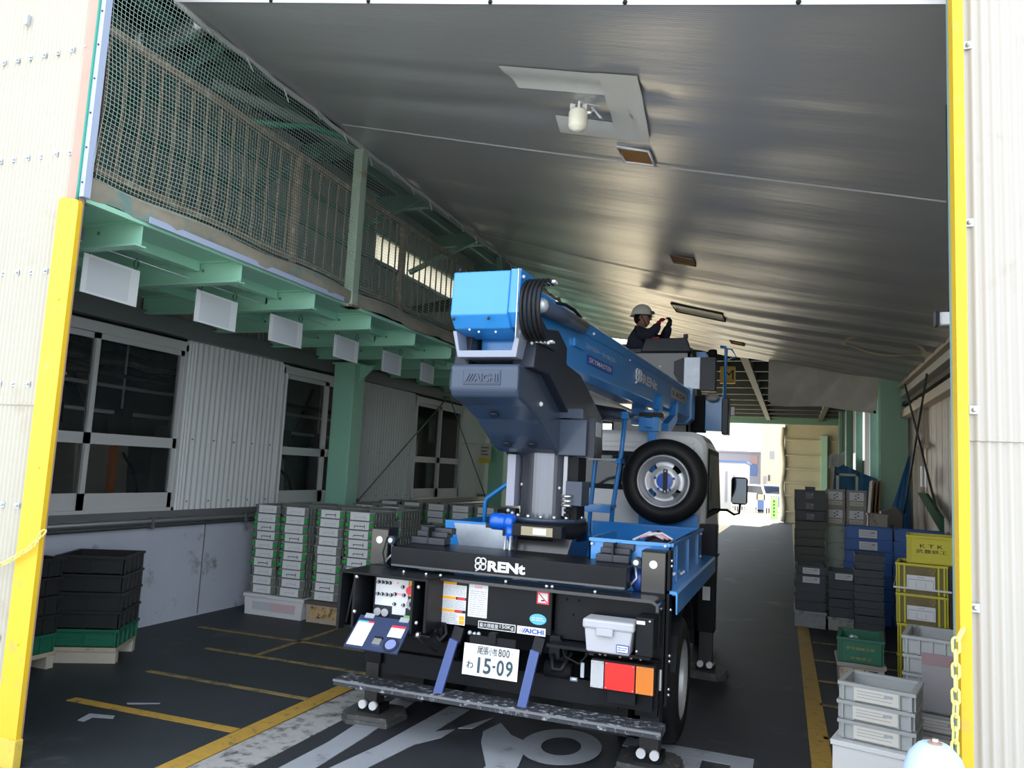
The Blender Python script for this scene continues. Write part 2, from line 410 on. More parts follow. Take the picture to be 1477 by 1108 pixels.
for i, (a, b) in enumerate(wins):
    f = MB(); z0, z1 = 1.06, 2.66
    f.box(WX - .08, WX + .02, a, b, z1 - .06, z1 + .03); f.box(WX - .08, WX + .02, a, b, z0 - .02, z0 + .03)
    f.box(WX - .08, WX + .02, a, a + .03, z0, z1); f.box(WX - .08, WX + .02, b - .03, b, z0, z1)
    wo = struct('window_%d' % (i + 1), f, alu, 'aluminium sliding window in the corrugated wall')
    mid = a + (.72 if i == 0 else .95 if i == 1 else 1.0)
    for s_, (p, q, dx) in enumerate(((a + .03, mid + .03, -.05), (mid - .03, b - .03, -.01))):
        sash = MB()
        for (y0, y1, zz0, zz1) in ((p, p + .045, z0 + .03, z1 - .06), (q - .045, q, z0 + .03, z1 - .06), (p, q, z0 + .03, z0 + .17), (p, q, z1 - .11, z1 - .06), (p, q, 1.65, 1.745)):
            sash.box(WX + dx - .015, WX + dx + .015, y0, y1, zz0, zz1)
        so = sash.build('sash', alu, wo)
        for zz0, zz1 in ((z0 + .17, 1.65), (1.745, z1 - .11)):
            MB().box(WX + dx - .004, WX + dx + .004, p + .045, q - .045, zz0, zz1).build('pane', glass, so)
# room behind the windows
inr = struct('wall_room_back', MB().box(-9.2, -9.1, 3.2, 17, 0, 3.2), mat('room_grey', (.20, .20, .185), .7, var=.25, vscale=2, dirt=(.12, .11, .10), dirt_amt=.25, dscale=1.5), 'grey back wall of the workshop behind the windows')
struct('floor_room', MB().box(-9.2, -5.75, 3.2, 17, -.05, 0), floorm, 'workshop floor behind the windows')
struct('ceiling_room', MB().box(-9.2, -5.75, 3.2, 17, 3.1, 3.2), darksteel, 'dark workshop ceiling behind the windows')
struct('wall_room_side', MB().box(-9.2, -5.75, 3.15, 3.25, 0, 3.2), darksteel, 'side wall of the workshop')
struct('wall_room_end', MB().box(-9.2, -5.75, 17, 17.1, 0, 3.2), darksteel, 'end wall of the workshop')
# machines in the workshop
beige = mat('machine_beige', (.50, .48, .40), .5, var=.1, dirt=(.10, .09, .08), dirt_amt=.12)
orangeb = mat('orange_post', (.55, .17, .03), .5)
foil = mat('foil_duct', (.55, .55, .56), .25, metal=.9, bump=.5, bscale=14)
def machine(x, y, w_, d, h, label):
    o = thing('workshop_machine', label, 'machine', (x, y, 0))
    b = MB(); b.box(-d / 2, d / 2, -w_ / 2, w_ / 2, 0, h * .62); b.build('base_cabinet', beige, o, .02, off=(0, 0, 0))
    b = MB(); b.prism([(-d / 2, h * .62), (d * .1, h * .62), (d * .05, h), (-d / 2, h)], -w_ * .4, w_ * .4, 'y'); b.build('head', beige, o, .02, off=(0, 0, 0))
    b = MB(); b.box(d / 2, d / 2 + .02, -w_ * .3, w_ * .1, h * .3, h * .5); b.build('panel', darksteel, o, off=(0, 0, 0))
    b = MB(); b.tube([(d * .05, w_ * .3, h * .9), (d * .2, w_ * .38, h * .8), (d * .3, w_ * .4, h * .62)], .02, 6); b.build('hose', blackmat, o, off=(0, 0, 0))
machine(-7.3, 5.2, .7, .7, 1.55, 'low beige machine tool behind the first window')
machine(-7.5, 6.7, .9, .8, 1.75, 'taller beige machine tool with a sloped head behind the first window')
machine(-7.5, 9.6, 1.2, .8, 1.6, 'wide beige machine tool behind the second window')
machine(-7.4, 13.3, 1.3, .9, 1.7, 'beige machine tool behind the third window')
for yy, lb in ((6.15, 'orange painted steel post beside the sloped beige machine'), (7.35, 'orange painted steel post behind the corrugated pier')):
    o = thing('orange_post', lb, 'post', (-6.7, yy, 0))
    MB().box(-.03, .03, -.035, .035, 0, 1.65).build('shaft', orangeb, o, off=(0, 0, 0))
    MB().box(-.07, .07, -.07, .07, 0, .015).build('foot_plate', orangeb, o, off=(0, 0, 0))
o = thing('foil_duct', 'silver foil wrapped duct hanging under the workshop ceiling', 'duct', (-7.4, 3.6, 2.62))
d_ = MB(); d_.tube([(0, t * .25, .02 * math.sin(t * 2.1)) for t in range(0, 18)], .11, 12); d_.build('duct_run', foil, o, off=(0, 0, 0))
d_ = MB(); d_.tube([(0, 2.4, 0), (.02, 2.42, -.2), (.05, 2.5, -.34)], .05, 10); d_.build('branch', foil, o, off=(0, 0, 0))
for yy in (.6, 2.2, 3.8): MB().cyl((0, yy, .1), (0, yy, .48), .008, 6).build('hanger', darksteel, o, off=(0, 0, 0))

def pipes(label, x, y0, y1, zs, m):
    o = thing('service_pipes', label, 'pipes', (x, y0, 0))
    for k, z in enumerate(zs):
        L_ = MB().tube([(0, 0, z), (.02, (y1 - y0) * .5, z - .02), (0, y1 - y0, z)], .022 + .012 * (k % 2), 8); L_.build('pipe', m if k % 2 else alu, o, off=(0, 0, 0))
    yy = .3
    while yy < y1 - y0:
        MB().cyl((.03, yy, zs[0] - .35), (.03, yy, 3.08), .012, 6).build('dropper', alu, o, off=(0, 0, 0)); MB().box(-.05, .1, yy - .09, yy + .09, zs[0] - .45, zs[0] - .25).build('junction_box', darksteel if int(yy * 10) % 2 else beige, o, off=(0, 0, 0)); yy += .85
pipes('bundle of service pipes with junction boxes behind the first window', -6.9, 5.2, 8.4, (2.30, 2.42, 2.02), darksteel)
pipes('bundle of service pipes with junction boxes behind the second window', -6.9, 8.9, 12.4, (2.25, 2.38, 1.98), darksteel)
for yy, lb in ((5.7, 'first'), (9.6, 'second')):
    o = tag(MB().bar((-8.5, yy + 1.0, .02), (-8.5, yy + 2.6, 2.9), .06, .08).build('cross_brace', alud), 'grey diagonal steel brace in the workshop behind the %s window' % lb, 'brace')
    MB().bar((-8.48, yy + 2.8, .02), (-8.48, yy + 1.2, 2.9), .06, .08).build('counter_brace', alud, o, off=(0, 0, 0))
    o = thing('steel_cabinet', 'pale steel cabinet standing against the workshop wall behind the %s window' % lb, 'cabinet', (-8.6, yy + 3.6, 0))
    MB().box(-.3, .3, -.45, .45, 0, 2.0).build('body', mat('pale_cabinet', (.42, .42, .38), .55, var=.15), o, .01, off=(0, 0, 0)); MB().box(.3, .315, -.43, -.01, .05, 1.95).build('cabinet_door', mat('pale_cabinet', (0, 0, 0)), o, off=(0, 0, 0)); MB().box(.3, .315, .01, .43, .05, 1.95).build('cabinet_door', mat('pale_cabinet', (0, 0, 0)), o, off=(0, 0, 0))
# green columns against the left wall
def column(x, y, wd, dp, h, name, label, m):
    o = thing(name, label, 'column', (x, y, 0))
    MB().box(-wd / 2, wd / 2, -dp / 2, -dp / 2 + .016, 0, h).build('flange', m, o, off=(0, 0, 0))
    MB().box(-wd / 2, wd / 2, dp / 2 - .016, dp / 2, 0, h).build('flange', m, o, off=(0, 0, 0))
    MB().box(-.008, .008, -dp / 2 + .016, dp / 2 - .016, 0, h).build('web', m, o, off=(0, 0, 0))
    MB().box(-wd / 2 - .05, wd / 2 + .05, -dp / 2 - .05, dp / 2 + .05, 0, .02).build('base_plate', m, o, off=(0, 0, 0))
    return o
def boxcol(x, y, wd, dp, h, name, label, m):
    o = thing(name, label, 'column', (x, y, 0))
    MB().box(-wd / 2, wd / 2, -dp / 2, dp / 2, 0, h).build('shaft', m, o, .012, off=(0, 0, 0))
    MB().box(-wd / 2 - .06, wd / 2 + .06, -dp / 2 - .06, dp / 2 + .06, 0, .02).build('base_plate', m, o, off=(0, 0, 0))
    MB().box(-wd / 2 - .02, wd / 2 + .02, -dp / 2 - .02, dp / 2 + .02, h - .02, h).build('cap_plate', m, o, off=(0, 0, 0))
    MB().prism([(wd / 2, h - .02), (wd / 2 + .22, h - .02), (wd / 2, h - .24)], -.01, .01, 'y').build('gusset', m, o, off=(0, 0, 0))
    return o
boxcol(-5.30, 8.35, .30, .26, 2.84, 'green_column', 'mint green steel column between the second and third windows', green)
boxcol(-5.30, 13.75, .30, .26, 2.84, 'green_column', 'mint green steel column beyond the third window with a small notice plate beside it', green)

# ================================================================ mezzanine
EX = -3.7
mz = struct('mezzanine_deck', MB().box(-5.58, EX, 3.15, 16, 3.0, 3.06), green, 'mint green steel mezzanine deck along the left wall')
yy = 3.45
while yy < 15.9:
    b = MB(); b.box(-5.55, EX - .02, yy - .04, yy + .04, 2.99, 3.0); b.box(-5.55, EX - .02, yy - .004, yy + .004, 2.85, 2.99); b.box(-5.55, EX - .02, yy - .04, yy + .04, 2.84, 2.85)
    b.build('cross_beam', green, mz)
    for xx in (-4.1, -4.95):
        MB().box(xx - .035, xx + .035, yy + .04, yy + .86, 2.93, 3.0).build('joist', green, mz)
        MB().cyl((xx + .04, yy - .006, 2.94), (xx + .04, yy - .014, 2.94), .012, 6).build('bolt', greend, mz)
    yy += .9
MB().box(EX - .03, EX, 3.03, 16, 2.97, 3.08).build('edge_beam', green, mz)
def lip(u, v):
    y = 3.02 + 12.9 * u
    return (EX + .012 + .02 * math.sin(y * 7.3) * (1 - v) + .012 * math.sin(v * 3.1), y, 3.0 + v * .12 + .012 * math.sin(y * 5 + 1))
MB().grid(lip, 160, 3).build('crusted_lip', crust, mz)
MB().box(EX + .025, EX + .032, 3.45, 5.6, 2.985, 3.025).build('pale_edging', paleblue, mz)
# hanging wire for the notices
# railing
rail = thing('mezzanine_railing', 'rusty steel railing along the edge of the mezzanine', 'railing', (EX - .10, 3.05, 3.06))
def R_(mb, name, m=rust): return mb.build(name, m, rail, off=(0, 0, 0))
R_(MB().bar((0, 0, 1.0), (0, 12.6, 1.0), .05, .05), 'top_rail')
R_(MB().bar((0, 0, .15), (0, 12.6, .15), .04, .04), 'bottom_rail')
bar0 = None; yb = .1
while yb < 12.6:
    if bar0 is None: bar0 = R_(MB().box(-.006, .006, -.006, .006, .15, 1.0), 'baluster'); bar0.location.y = yb
    else:
        c = inst(bar0); c.location.y = yb
    yb += .135
for yp in (1.95, 3.75, 5.6, 7.5, 9.4, 11.3): R_(MB().box(-.028, .028, yp - .028, yp + .028, -.02, 1.02), 'post', rust)
# net over the railing
nm = MB(); NX = EX + .06; z0, z1 = 3.10, 4.40
k = 0; yy = 3.02
def wob(y, z): return .012 * math.sin(y * 3.1 + z * 2) + .01 * math.sin(z * 5 + y)
while yy < 13.5:
    st = .027 if yy < 9 else .05
    nm.add([(NX + wob(yy, z0 + (z1 - z0) * i / 6) , yy + .02 * math.sin(i * 1.3 + yy * 1.5) + dy, z0 + (z1 - z0) * i / 6) for i in range(7) for dy in (-.0016, .0016)], [(2 * i, 2 * i + 1, 2 * i + 3, 2 * i + 2) for i in range(6)])
    yy += st
zz = z0
while zz < z1:
    n_ = 60
    nm.add([(NX + wob(3.02 + 10.44 * i / n_, zz), 3.02 + 10.44 * i / n_, zz + .012 * math.sin(i * .9 + zz) + dz) for i in range(n_ + 1) for dz in (-.0016, .0016)], [(2 * i, 2 * i + 1, 2 * i + 3, 2 * i + 2) for i in range(n_)])
    zz += .027
net = nm.build('safety_net', netpale)
tag(net, 'pale green safety net hung between the mezzanine edge and the grey canopy', 'net', kind='stuff')
# posts carrying the canopy edge
for yp, lb in ((5.78, 'pale green post with rust stains standing at the mezzanine edge before the railing'), (9.35, 'dark green post at the mezzanine edge where the canopy passes behind the boom')):
    o = thing('canopy_post', lb, 'post', (EX - .02, yp, 2.97))
    mm = rustpale if yp < 6 else greend
    MB().box(-.045, .045, -.05, .05, 0, 1.46).build('shaft', mat('stained_green_post', (.33, .42, .33), .6, var=.1, dirt=(.30, .2, .1), dirt_amt=.15, dscale=7) if yp < 6 else greend, o, .006, off=(0, 0, 0))
    MB().box(-.06, .06, -.065, .065, 0, .02).build('foot_plate', rust, o, off=(0, 0, 0))
# roof over the mezzanine
rf = struct('ceiling_mezzanine', MB().box(-5.75, 2.4, 3.13, 16.2, 5.45, 5.6), darksteel, 'dark shed roof above the mezzanine and canopy')
for yy in (3.8, 5.6, 7.4, 9.2, 11.0, 12.8): MB().bar((-5.6, yy, 5.25), (2.2, yy, 5.25), .10, .2).build('rafter', greend, rf)
for xx in (-5.2, -4.5, -3.9): MB().bar((xx, 3.2, 5.38), (xx, 16, 5.38), .06, .1).build('purlin', greend, rf)
for yy in (4.7, 6.5, 8.3, 10.1):
    MB().bar((-5.5, yy, 4.5), (-3.95, yy, 5.15), .05, .07).build('brace', greend, rf)
duct1 = thing('overhead_duct', 'silver lagged duct rising past the net above the left post', 'duct', (-5.1, 3.9, 4.4))
d_ = MB(); d_.tube([(0, 0, 0), (.5, .05, .10), (1.0, .1, .2), (1.25, .12, .3), (1.32, .3, .5), (1.32, .5, .9)], .075, 12); d_.build('duct_run', foil, duct1, off=(0, 0, 0))
MB().cyl((.62, .06, .125), (.68, .065, .137), .08, 12).build('joint_band', alu, duct1, off=(0, 0, 0))
duct2 = thing('overhead_duct', 'pale green lagged pipe running deep under the mezzanine roof', 'duct', (-4.6, 5.0, 4.82))
d_ = MB(); d_.tube([(-.2, 0, 0), (.1, .8, .02), (.3, 2, .03), (.4, 5, .03)], .055, 10); d_.build('duct_run', mat('pale_lagging', (.22, .26, .23), .6, var=.15), duct2, off=(0, 0, 0))
o = thing('drain_hose', 'green hose looping beside the green canopy post', 'hose', (-4.3, 5.1, 4.55))
d_ = MB(); d_.tube([(-.3, 0, -.02), (-.1, .1, -.04), (.05, .3, 0), (.12, .5, .08), (.25, .8, .1), (.45, 1.1, .12)], .026, 8); d_.build('hose_run', mat('hose_green', (.04, .22, .15), .5), o, off=(0, 0, 0))
o = thing('cable_duct', 'black flexible ducts crossing behind the railing on the mezzanine', 'duct', (-4.6, 7.6, 3.3))
for k in range(2):
    d_ = MB(); d_.tube([(-.2 + .03 * k, .1, -.1), (-.1, .4, .12), (.05, 1.0, .28), (.2, 1.9, .5 + .1 * k), (.3, 3.0, .9)], .05, 8); d_.build('duct_run', blackmat, o, off=(0, 0, 0))

# ================================================================ canopy sheet
def ridge(y, c, s): return math.exp(-((y - c) / s) ** 2)
def cz(x, y):
    u = (x + 3.7) / 5.45
    z = 4.46 - .224 * (x + 3.7)
    z -= .12 * math.sin(PI * min(1, max(0, u))) * math.exp(-((y - 9.8) / 2.6) ** 2)
    z += .03 * math.sin(PI * u) * ridge(y, 4.15 + .1 * u, .10) * (1 if u < .55 else .3)
    z += .035 * math.sin(PI * u) * ridge(y, 4.75 - .35 * u, .12) * (1 if u < .5 else .25)
    z += .004 * math.sin(y * 9 + x * .7) + .006 * math.sin(y * 3.7 + 1.3 * x)
    if y > 8.0:
        k = min(1, (y - 8.0) / 2)
        z += k * (.010 * math.sin(y * 17 + .8 * math.sin(x * 1.7)) + .012 * math.sin(y * 8.3 + x * .6))
    return z
def near_y(x): return 3.50 - .08 * (x + 3.7)
def sheet(u, v):
    x = -3.7 + 5.45 * u; y0 = near_y(x); y = y0 + (13.87 - .43 * x - y0) * v
    return (x, y, cz(x, y))
canopy_m = mat('silver_canopy', (.50, .50, .51), .36, metal=.58, var=.10, vscale=.8)
def canopy_nodes():
    n = canopy_m.node_tree.nodes; l = canopy_m.node_tree.links; p = n['Principled BSDF']
    tc = n.new('ShaderNodeTexCoord')
    wv = n.new('ShaderNodeTexWave'); wv.bands_direction = 'Y'; wv.inputs['Scale'].default_value = 18; wv.inputs['Distortion'].default_value = .4
    l.new(tc.outputs['Object'], wv.inputs['Vector'])
    mp = n.new('ShaderNodeMapping'); mp.inputs['Scale'].default_value = (.35, 3.0, 1)
    l.new(tc.outputs['Object'], mp.inputs['Vector'])
    nz = n.new('ShaderNodeTexNoise'); nz.inputs['Scale'].default_value = 2.0; nz.inputs['Detail'].default_value = 6
    l.new(mp.outputs[0], nz.inputs['Vector'])
    b1 = n.new('ShaderNodeBump'); b1.inputs['Strength'].default_value = .10; b1.inputs['Distance'].default_value = .004
    b2 = n.new('ShaderNodeBump'); b2.inputs['Strength'].default_value = .14; b2.inputs['Distance'].default_value = .05
    l.new(wv.outputs['Fac'], b1.inputs['Height']); l.new(nz.outputs['Fac'], b2.inputs['Height'])
    l.new(b2.outputs['Normal'], b1.inputs['Normal']); l.new(b1.outputs['Normal'], p.inputs['Normal'])
canopy_nodes()
cp = struct('ceiling', MB().grid(sheet, 70, 220), canopy_m, 'large grey silver fabric canopy stretched below the roof')
def on_sheet(name, m, x0, x1, y0, y1, skew=0.0, drop=.006, nu=10, nv=6):
    def fn(u, v):
        y = y0 + (y1 - y0) * v; x = x0 + (x1 - x0) * u + skew * v
        return (x, y, cz(x, y) - drop)
    return MB().grid(fn, nu, nv).build(name, m, cp)
tape = mat('clear_mesh_tape', (.60, .60, .57), .45, var=.15, vscale=12, stretch=(4, 40, 1))
on_sheet('repair_tape', tape, -1.67, -1.04, 3.98, 4.28, .02, .012)
on_sheet('repair_tape', tape, -1.06, -.83, 3.96, 4.84, -.08, .018)
on_sheet('repair_tape', tape, -1.52, -.92, 4.66, 4.86, -.02, .012)
seam_m = mat('canopy_seam', (.78, .78, .78), .6)
on_sheet('seam', seam_m, -3.6, 1.74, 5.26, 5.29, -.02, .010, 60, 1)
on_sheet('seam', seam_m, -3.6, 1.74, 8.30, 8.325, 0, .006, 60, 1)
MB().tube([(-3.70, near_y(-3.7) + 10 * i / 40, 4.46 - .03 * abs(math.sin(i * 1.1))) for i in range(41)], .022, 6).build('edge_rope', mat('grey_edge_rope', (.42, .42, .42), .6), cp)
for i in range(22):
    y = 3.7 + i * .42
    MB().tube([(-3.70, y, 4.46), (-3.69, y + .05, 4.43), (-3.685, y + .12, 4.40 - .03 * (i % 3))], .006, 5).build('lashing', whitep, cp)
trim_m = mat('white_canopy_trim', (.50, .49, .52), .5)
on_sheet('edge_trim', trim_m, -3.7, 1.74, 0, 0) if False else None
def trimf(u, v):
    x = -3.7 + 5.45 * u; y = near_y(x)
    return (x, y - .004 + .02 * (v > .5), cz(x, y) - .018 + .045 * v)
MB().grid(trimf, 60, 2, False).build('edge_trim', trim_m, cp)
for x in (-2.9, -2.2, -1.45, -.75, 0, .6):
    MB().ball((x, near_y(x) - .01, cz(x, near_y(x)) - .01), .012, 6).build('eyelet', blackmat, cp)
hole_m = mat('orange_brown_hollow', (.33, .15, .035), .7, var=.3, vscale=9)
def hole(x0, x1, y0, y1, m, rim=whitep):
    o = on_sheet('vent_opening', m, x0, x1, y0, y1, 0, .010, 6, 4)
    z = cz((x0 + x1) / 2, (y0 + y1) / 2)
    pts = [(x0, y0), (x1, y0), (x1, y1), (x0, y1)]
    MB().tube([(p[0], p[1], cz(*p) - .012) for p in pts], .012, 6, True).build('opening_rim', rim, o)
    return o
hole(-1.17, -.95, 5.0, 5.26, hole_m)
hole(-1.18, -.96, 7.55, 7.78, hole_m, rust)
hole(-.95, -.75, 12.2, 12.5, mat('orange_lit', (.75, .28, .02), .6), rust)
hole(-1.50, -.86, 9.75, 10.25, mat('pale_hatch', (.80, .76, .66), .55, var=.1), darksteel)
def ellring(u, v):
    a = 2 * PI * u; r = 1 - .1 * v
    x = 1.02 + .48 * r * math.cos(a); y = 10.35 + .55 * r * math.sin(a)
    return (x, y, cz(x, y) - .014)
MB().grid(ellring, 40, 1).build('round_opening_rim', mat('cream_rim', (.70, .62, .48), .6), cp)
# folded silver tarpaulin hanging below the far edge of the canopy
tarp_m = mat('silver_tarp', (.66, .63, .56), .42, var=.14, vscale=5, bump=.9, bscale=5)
def tarpf(u, v):
    x = -.42 + 1.72 * u; y = 13.75 + .05 * math.sin(u * 9) + .04 * math.sin(v * 5 + u * 14) - (.14 * math.sin((u - .45) * PI) if u > .45 else 0)
    top = 3.80 - .28 * u; bot = 2.92 - .02 * u - (.10 * max(0, u - .5) * 2)
    x -= .14 * v * max(0, u - .6)
    return (x, y, top + (bot - top) * v)
tp = tag(MB().grid(tarpf, 60, 30).build('hanging_tarp', tarp_m), 'crumpled silver tarpaulin hanging from the far edge of the canopy', 'tarp')
for u in (.01, .985):
    p = tarpf(u, .96); MB().cyl((p[0], p[1] - .02, p[2]), (p[0], p[1] + .01, p[2]), .022, 8).build('grommet', blackmat, tp, off=(0, 0, 0))
# lamp on the canopy
lz = cz(-1.29, 4.42)
o = thing('canopy_lamp', 'white cylindrical lamp hanging from the canopy beside the repair tape', 'lamp', (-1.29, 4.42, lz))
b = MB(); b.lathe([(.0, -.19), (.03, -.19), (.032, -.185), (.05, -.175), (.058, -.16), (.06, -.155), (.06, -.07), (.05, -.055), (0, -.055)], (0, 0, 0), (0, 0, 1), 24); b.build('lamp_body', mat('ivory_plastic', (.80, .77, .66), .4), o, off=(0, 0, 0))
b = MB()
for k in range(5):
    a = k * 2 * PI / 5; b.obox((.04 * math.cos(a), .04 * math.sin(a), -.045), (.03, .012, .05), Matrix.Rotation(a, 3, 'Z'))
b.build('socket_fins', whitep, o, off=(0, 0, 0))
MB().cyl((0, 0, -.05), (0, 0, .01), .009, 8).build('stem', chrome, o, off=(0, 0, 0))
MB().bar((0, 0, -.005), (.13, .06, -.02), .03, .012).build('bracket', alu, o, off=(0, 0, 0))
MB().bar((.08, .04, -.03), (.15, .02, -.12), .035, .012).build('loose_plate', galv, o, off=(0, 0, 0))
MB().cyl((.05, .0, -.075), (.09, .0, -.08), .016, 8).build('clamp_screw', chrome, o, off=(0, 0, 0))

# ================================================================ front walls
FY = 3.0
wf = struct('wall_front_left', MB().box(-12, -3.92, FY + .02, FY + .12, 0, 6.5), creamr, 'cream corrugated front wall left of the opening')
def sheets_front(xa, xb, rows, pitch, amp, m, parent):
    for i, (z0, z1) in enumerate(rows):
        for j in range(len(xa)):
            c = corr_y(xa[j], xb[j], FY - .006 * (i % 2) - .003 * j, z0, z1, pitch, amp); c.build('corrugated_sheet', m, parent)
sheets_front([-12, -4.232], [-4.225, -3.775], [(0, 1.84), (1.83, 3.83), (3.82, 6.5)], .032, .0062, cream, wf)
bolt0 = None
def bolt(parent, x, z, y=FY - .012):
    b = MB(); b.box(-.014, .014, -.002, .004, -.014, .014); b.ball((0, -.008, 0), .0085, 8)
    return b
def bolts(parent, pts, y=FY - .012):
    first = None
    for x, z in pts:
        if first is None:
            first = bolt(parent, 0, 0).build('bolt', galv, parent, off=(0, 0, 0)); first.location = (x, y, z)
        else:
            c = inst(first); c.location = (x, y, z)
bolts(wf, [(x + .03 * (i % 2), z) for i, z in enumerate((.60, 1.29, 1.945, 2.575, 3.25, 3.87)) for x in (-3.81, -3.92, -4.03, -4.14, -4.25, -4.36, -4.47, -4.58)])
MB().box(-4.29, -4.265, FY - .03, FY - .008, 4.08, 4.14).build('clip', galv, wf)
# jamb: pink steel channel, pale blue pipe and the net's green border
j = MB(); j.box(-3.79, -3.69, FY - .02, FY + .018, 0, 6.5); j.build('jamb_channel', pinkish, wf, .004)
MB().box(-3.69, -3.655, FY - .026, FY + .018, 2.98, 6.0).build('net_batten', paleblue, wf)
MB().tube([(-3.695, FY - .03, 2.95 + .1 * i + .0) for i in range(30)], .008, 6).build('net_border', netgreen, wf)
for i in range(14): MB().ball((-3.672, FY - .028, 3.06 + i * .2), .006, 6).build('batten_screw', darksteel, wf)
# yellow corner guard, bevelled top
yg = MB(); yg.prism([(-3.80, 0), (-3.648, 0), (-3.648, 2.93), (-3.66, 2.95), (-3.765, 2.975), (-3.80, 2.96)], FY - .055, FY - .028, 'y')
o = tag(yg.build('corner_guard', yellow, None), 'yellow painted steel corner guard on the left front jamb', 'corner guard')
for z in (.6, 1.5, 2.4): MB().ball((-3.71, FY - .056, z), .006, 6).build('rivet', yellow, o, off=(0, 0, 0))
MB().box(-3.815, -3.635, FY - .068, FY - .022, 0, .14).build('base_shoe', mat('scuffed_yellow', (.58, .42, .06), .6, var=.15, dirt=(.2, .17, .1), dirt_amt=.25, dscale=8), o, .004, off=(0, 0, 0))
# right
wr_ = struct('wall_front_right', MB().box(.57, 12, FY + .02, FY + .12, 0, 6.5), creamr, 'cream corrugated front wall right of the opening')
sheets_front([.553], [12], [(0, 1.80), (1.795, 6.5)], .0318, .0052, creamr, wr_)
bolts(wr_, [(.574, 3.22), (.570, 2.56), (.576, 1.90), (.570, 1.24), (.57, .58), (.76, 3.22), (.76, 2.56), (.78, 1.24)])
g = MB(); g.prism([(.518, FY - .06), (.552, FY - .06), (.552, FY - .03), (.53, FY - .03), (.53, FY + .02), (.518, FY + .02)], 0, 6.0, 'z')
o = tag(g.build('corner_guard', yellow), 'yellow painted steel corner guard on the right front jamb', 'corner guard')
MB().box(.518, .53, FY + .02, FY + .06, 0, 6.0).build('edge_strip', mat('grey_green_edge', (.22, .34, .32), .5), o, off=(0, 0, 0))
# gable header above the opening
hd = struct('wall_front_header', MB().box(-3.7, .6, FY + .02, FY + .12, 4.9, 6.5), darksteel, 'dark header above the shed opening')

# ================================================================ right wall
RX = 1.72
siding = mat('beige_siding', (.68, .60, .51), .6, var=.08, vscale=2, dirt=(.45, .38, .3), dirt_amt=.1, dscale=3)
GAPS = ((15.4, 16.4, 1.9, 3.2), (17.4, 18.5, 1.8, 3.6), (21.5, 23.2, 2.3, 3.6), (24.5, 25.3, 1.9, 2.6))
def pierced(x0, x1, y0, y1, h):
    """wall slab with an opening at each daylight gap"""
    b = MB(); y = y0
    for a, c, z0, z1 in GAPS:
        b.box(x0, x1, y, a, 0, h); b.box(x0, x1, a, c, 0, z0); b.box(x0, x1, a, c, z1, h); y = c
    return b.box(x0, x1, y, y1, 0, h)
wr = struct('wall_right', pierced(RX + .05, RX + .2, 3.1, 34, 5.4), siding, 'beige vertical siding wall on the right of the bay')
for i in range(27):
    y = 3.2 + i * .40
    MB().box(RX + .01, RX + .05, y, y + .375, 0, 3.6).build('siding_board', siding, wr, .008)
for (z, d, h, m) in ((3.06, .14, .10, alu), (2.93, .10, .06, darksteel), (2.74, .12, .12, siding), (3.22, .16, .05, siding)):
    MB().box(RX - d, RX + .01, 3.2, 13.6, z, z + h).build('gutter_rail', m, wr)
for (y, x) in ((12.3, RX - .06), (11.9, RX - .05)):
    MB().tube([(x, y, 2.9), (x, y, 2.3), (x - .02, y - .06, 2.22), (x - .02, y - .4, 2.20)], .035, 8).build('downpipe', siding, wr)
    MB().cyl((x, y + .15, 0), (x, y + .15, 2.9), .04, 10).build('downpipe', siding, wr)
for a, b in (((12.6, 3.16), (10.0, 1.4)), ((10.6, 3.05), (13.1, 1.0))):
    MB().cyl((RX - .18, a[0], a[1]), (RX - .18, b[0], b[1]), .014, 6).build('brace_rod', darksteel, wr)
brk = thing('green_bracket', 'dark green folded steel bracket leaning on the beige siding', 'bracket', (RX - .1, 10.9, 1.08))
MB().prism([(1.0, .50), (.35, .50), (-.75, .24), (-.75, .06)], -.02, .02, 'x').build('plate', mat('flat_dark_green', (.05, .13, .07), .9, spec=.1), brk, off=(0, 0, 0))
for k in range(2): MB().box(-.04, -.02, .1 + k * .35, .25 + k * .35, .58, .85).build('tag', whitep, brk, off=(0, 0, 0))
column(1.50, 13.75, .40, .30, 5.2, 'sage_column', 'sage green steel column at the far end of the beige siding', greenr)
# dark far part of the right wall with bright gaps
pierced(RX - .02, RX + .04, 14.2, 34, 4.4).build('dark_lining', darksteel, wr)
gapm = translucent('daylight_sheet', (.80, .85, .88))
for y0, y1, z0, z1 in GAPS:
    corr_x(y0, y1, RX - .03, z0, z1, .15, .01).build('translucent_sheet', gapm, wr)
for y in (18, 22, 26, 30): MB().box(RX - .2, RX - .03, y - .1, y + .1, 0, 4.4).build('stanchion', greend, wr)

# ================================================================ far shed
fr = struct('ceiling_far', MB().box(-3.1, 2.0, 14.6, 34.2, 4.45, 4.6), mat('dark_green_roof', (.045, .065, .055), .7, var=.2), 'dark green roof of the far shed with cross purlins')
y = 15.6
while y < 34:
    MB().box(-3.1, 1.9, y - .07, y + .07, 4.22, 4.45).build('purlin', darksteel, fr); y += 1.7
for y in (16.5, 21.5, 26.6): MB().box(-2.6, 1.2, y - .22, y + .22, 4.435, 4.448).build('roof_light', mat('dim_roof_light', (.4, .45, .42), .6), fr)
for x in (-3.0, -1.0, 1.0): MB().box(x - .08, x + .08, 14.7, 34, 4.18, 4.45).build('girder', darksteel, fr)
struct('trim_1', MB().box(-5.0, 2.0, 33.8, 34.1, 4.05, 4.6), greend, 'green lintel beam over the far opening')
fe = struct('wall_far_right', MB().box(-.35, 1.9, 33.95, 34.1, 0, 4.3), mat('cream_far', (.46, .41, .27), .6, var=.05), 'cream return wall at the far end of the shed')
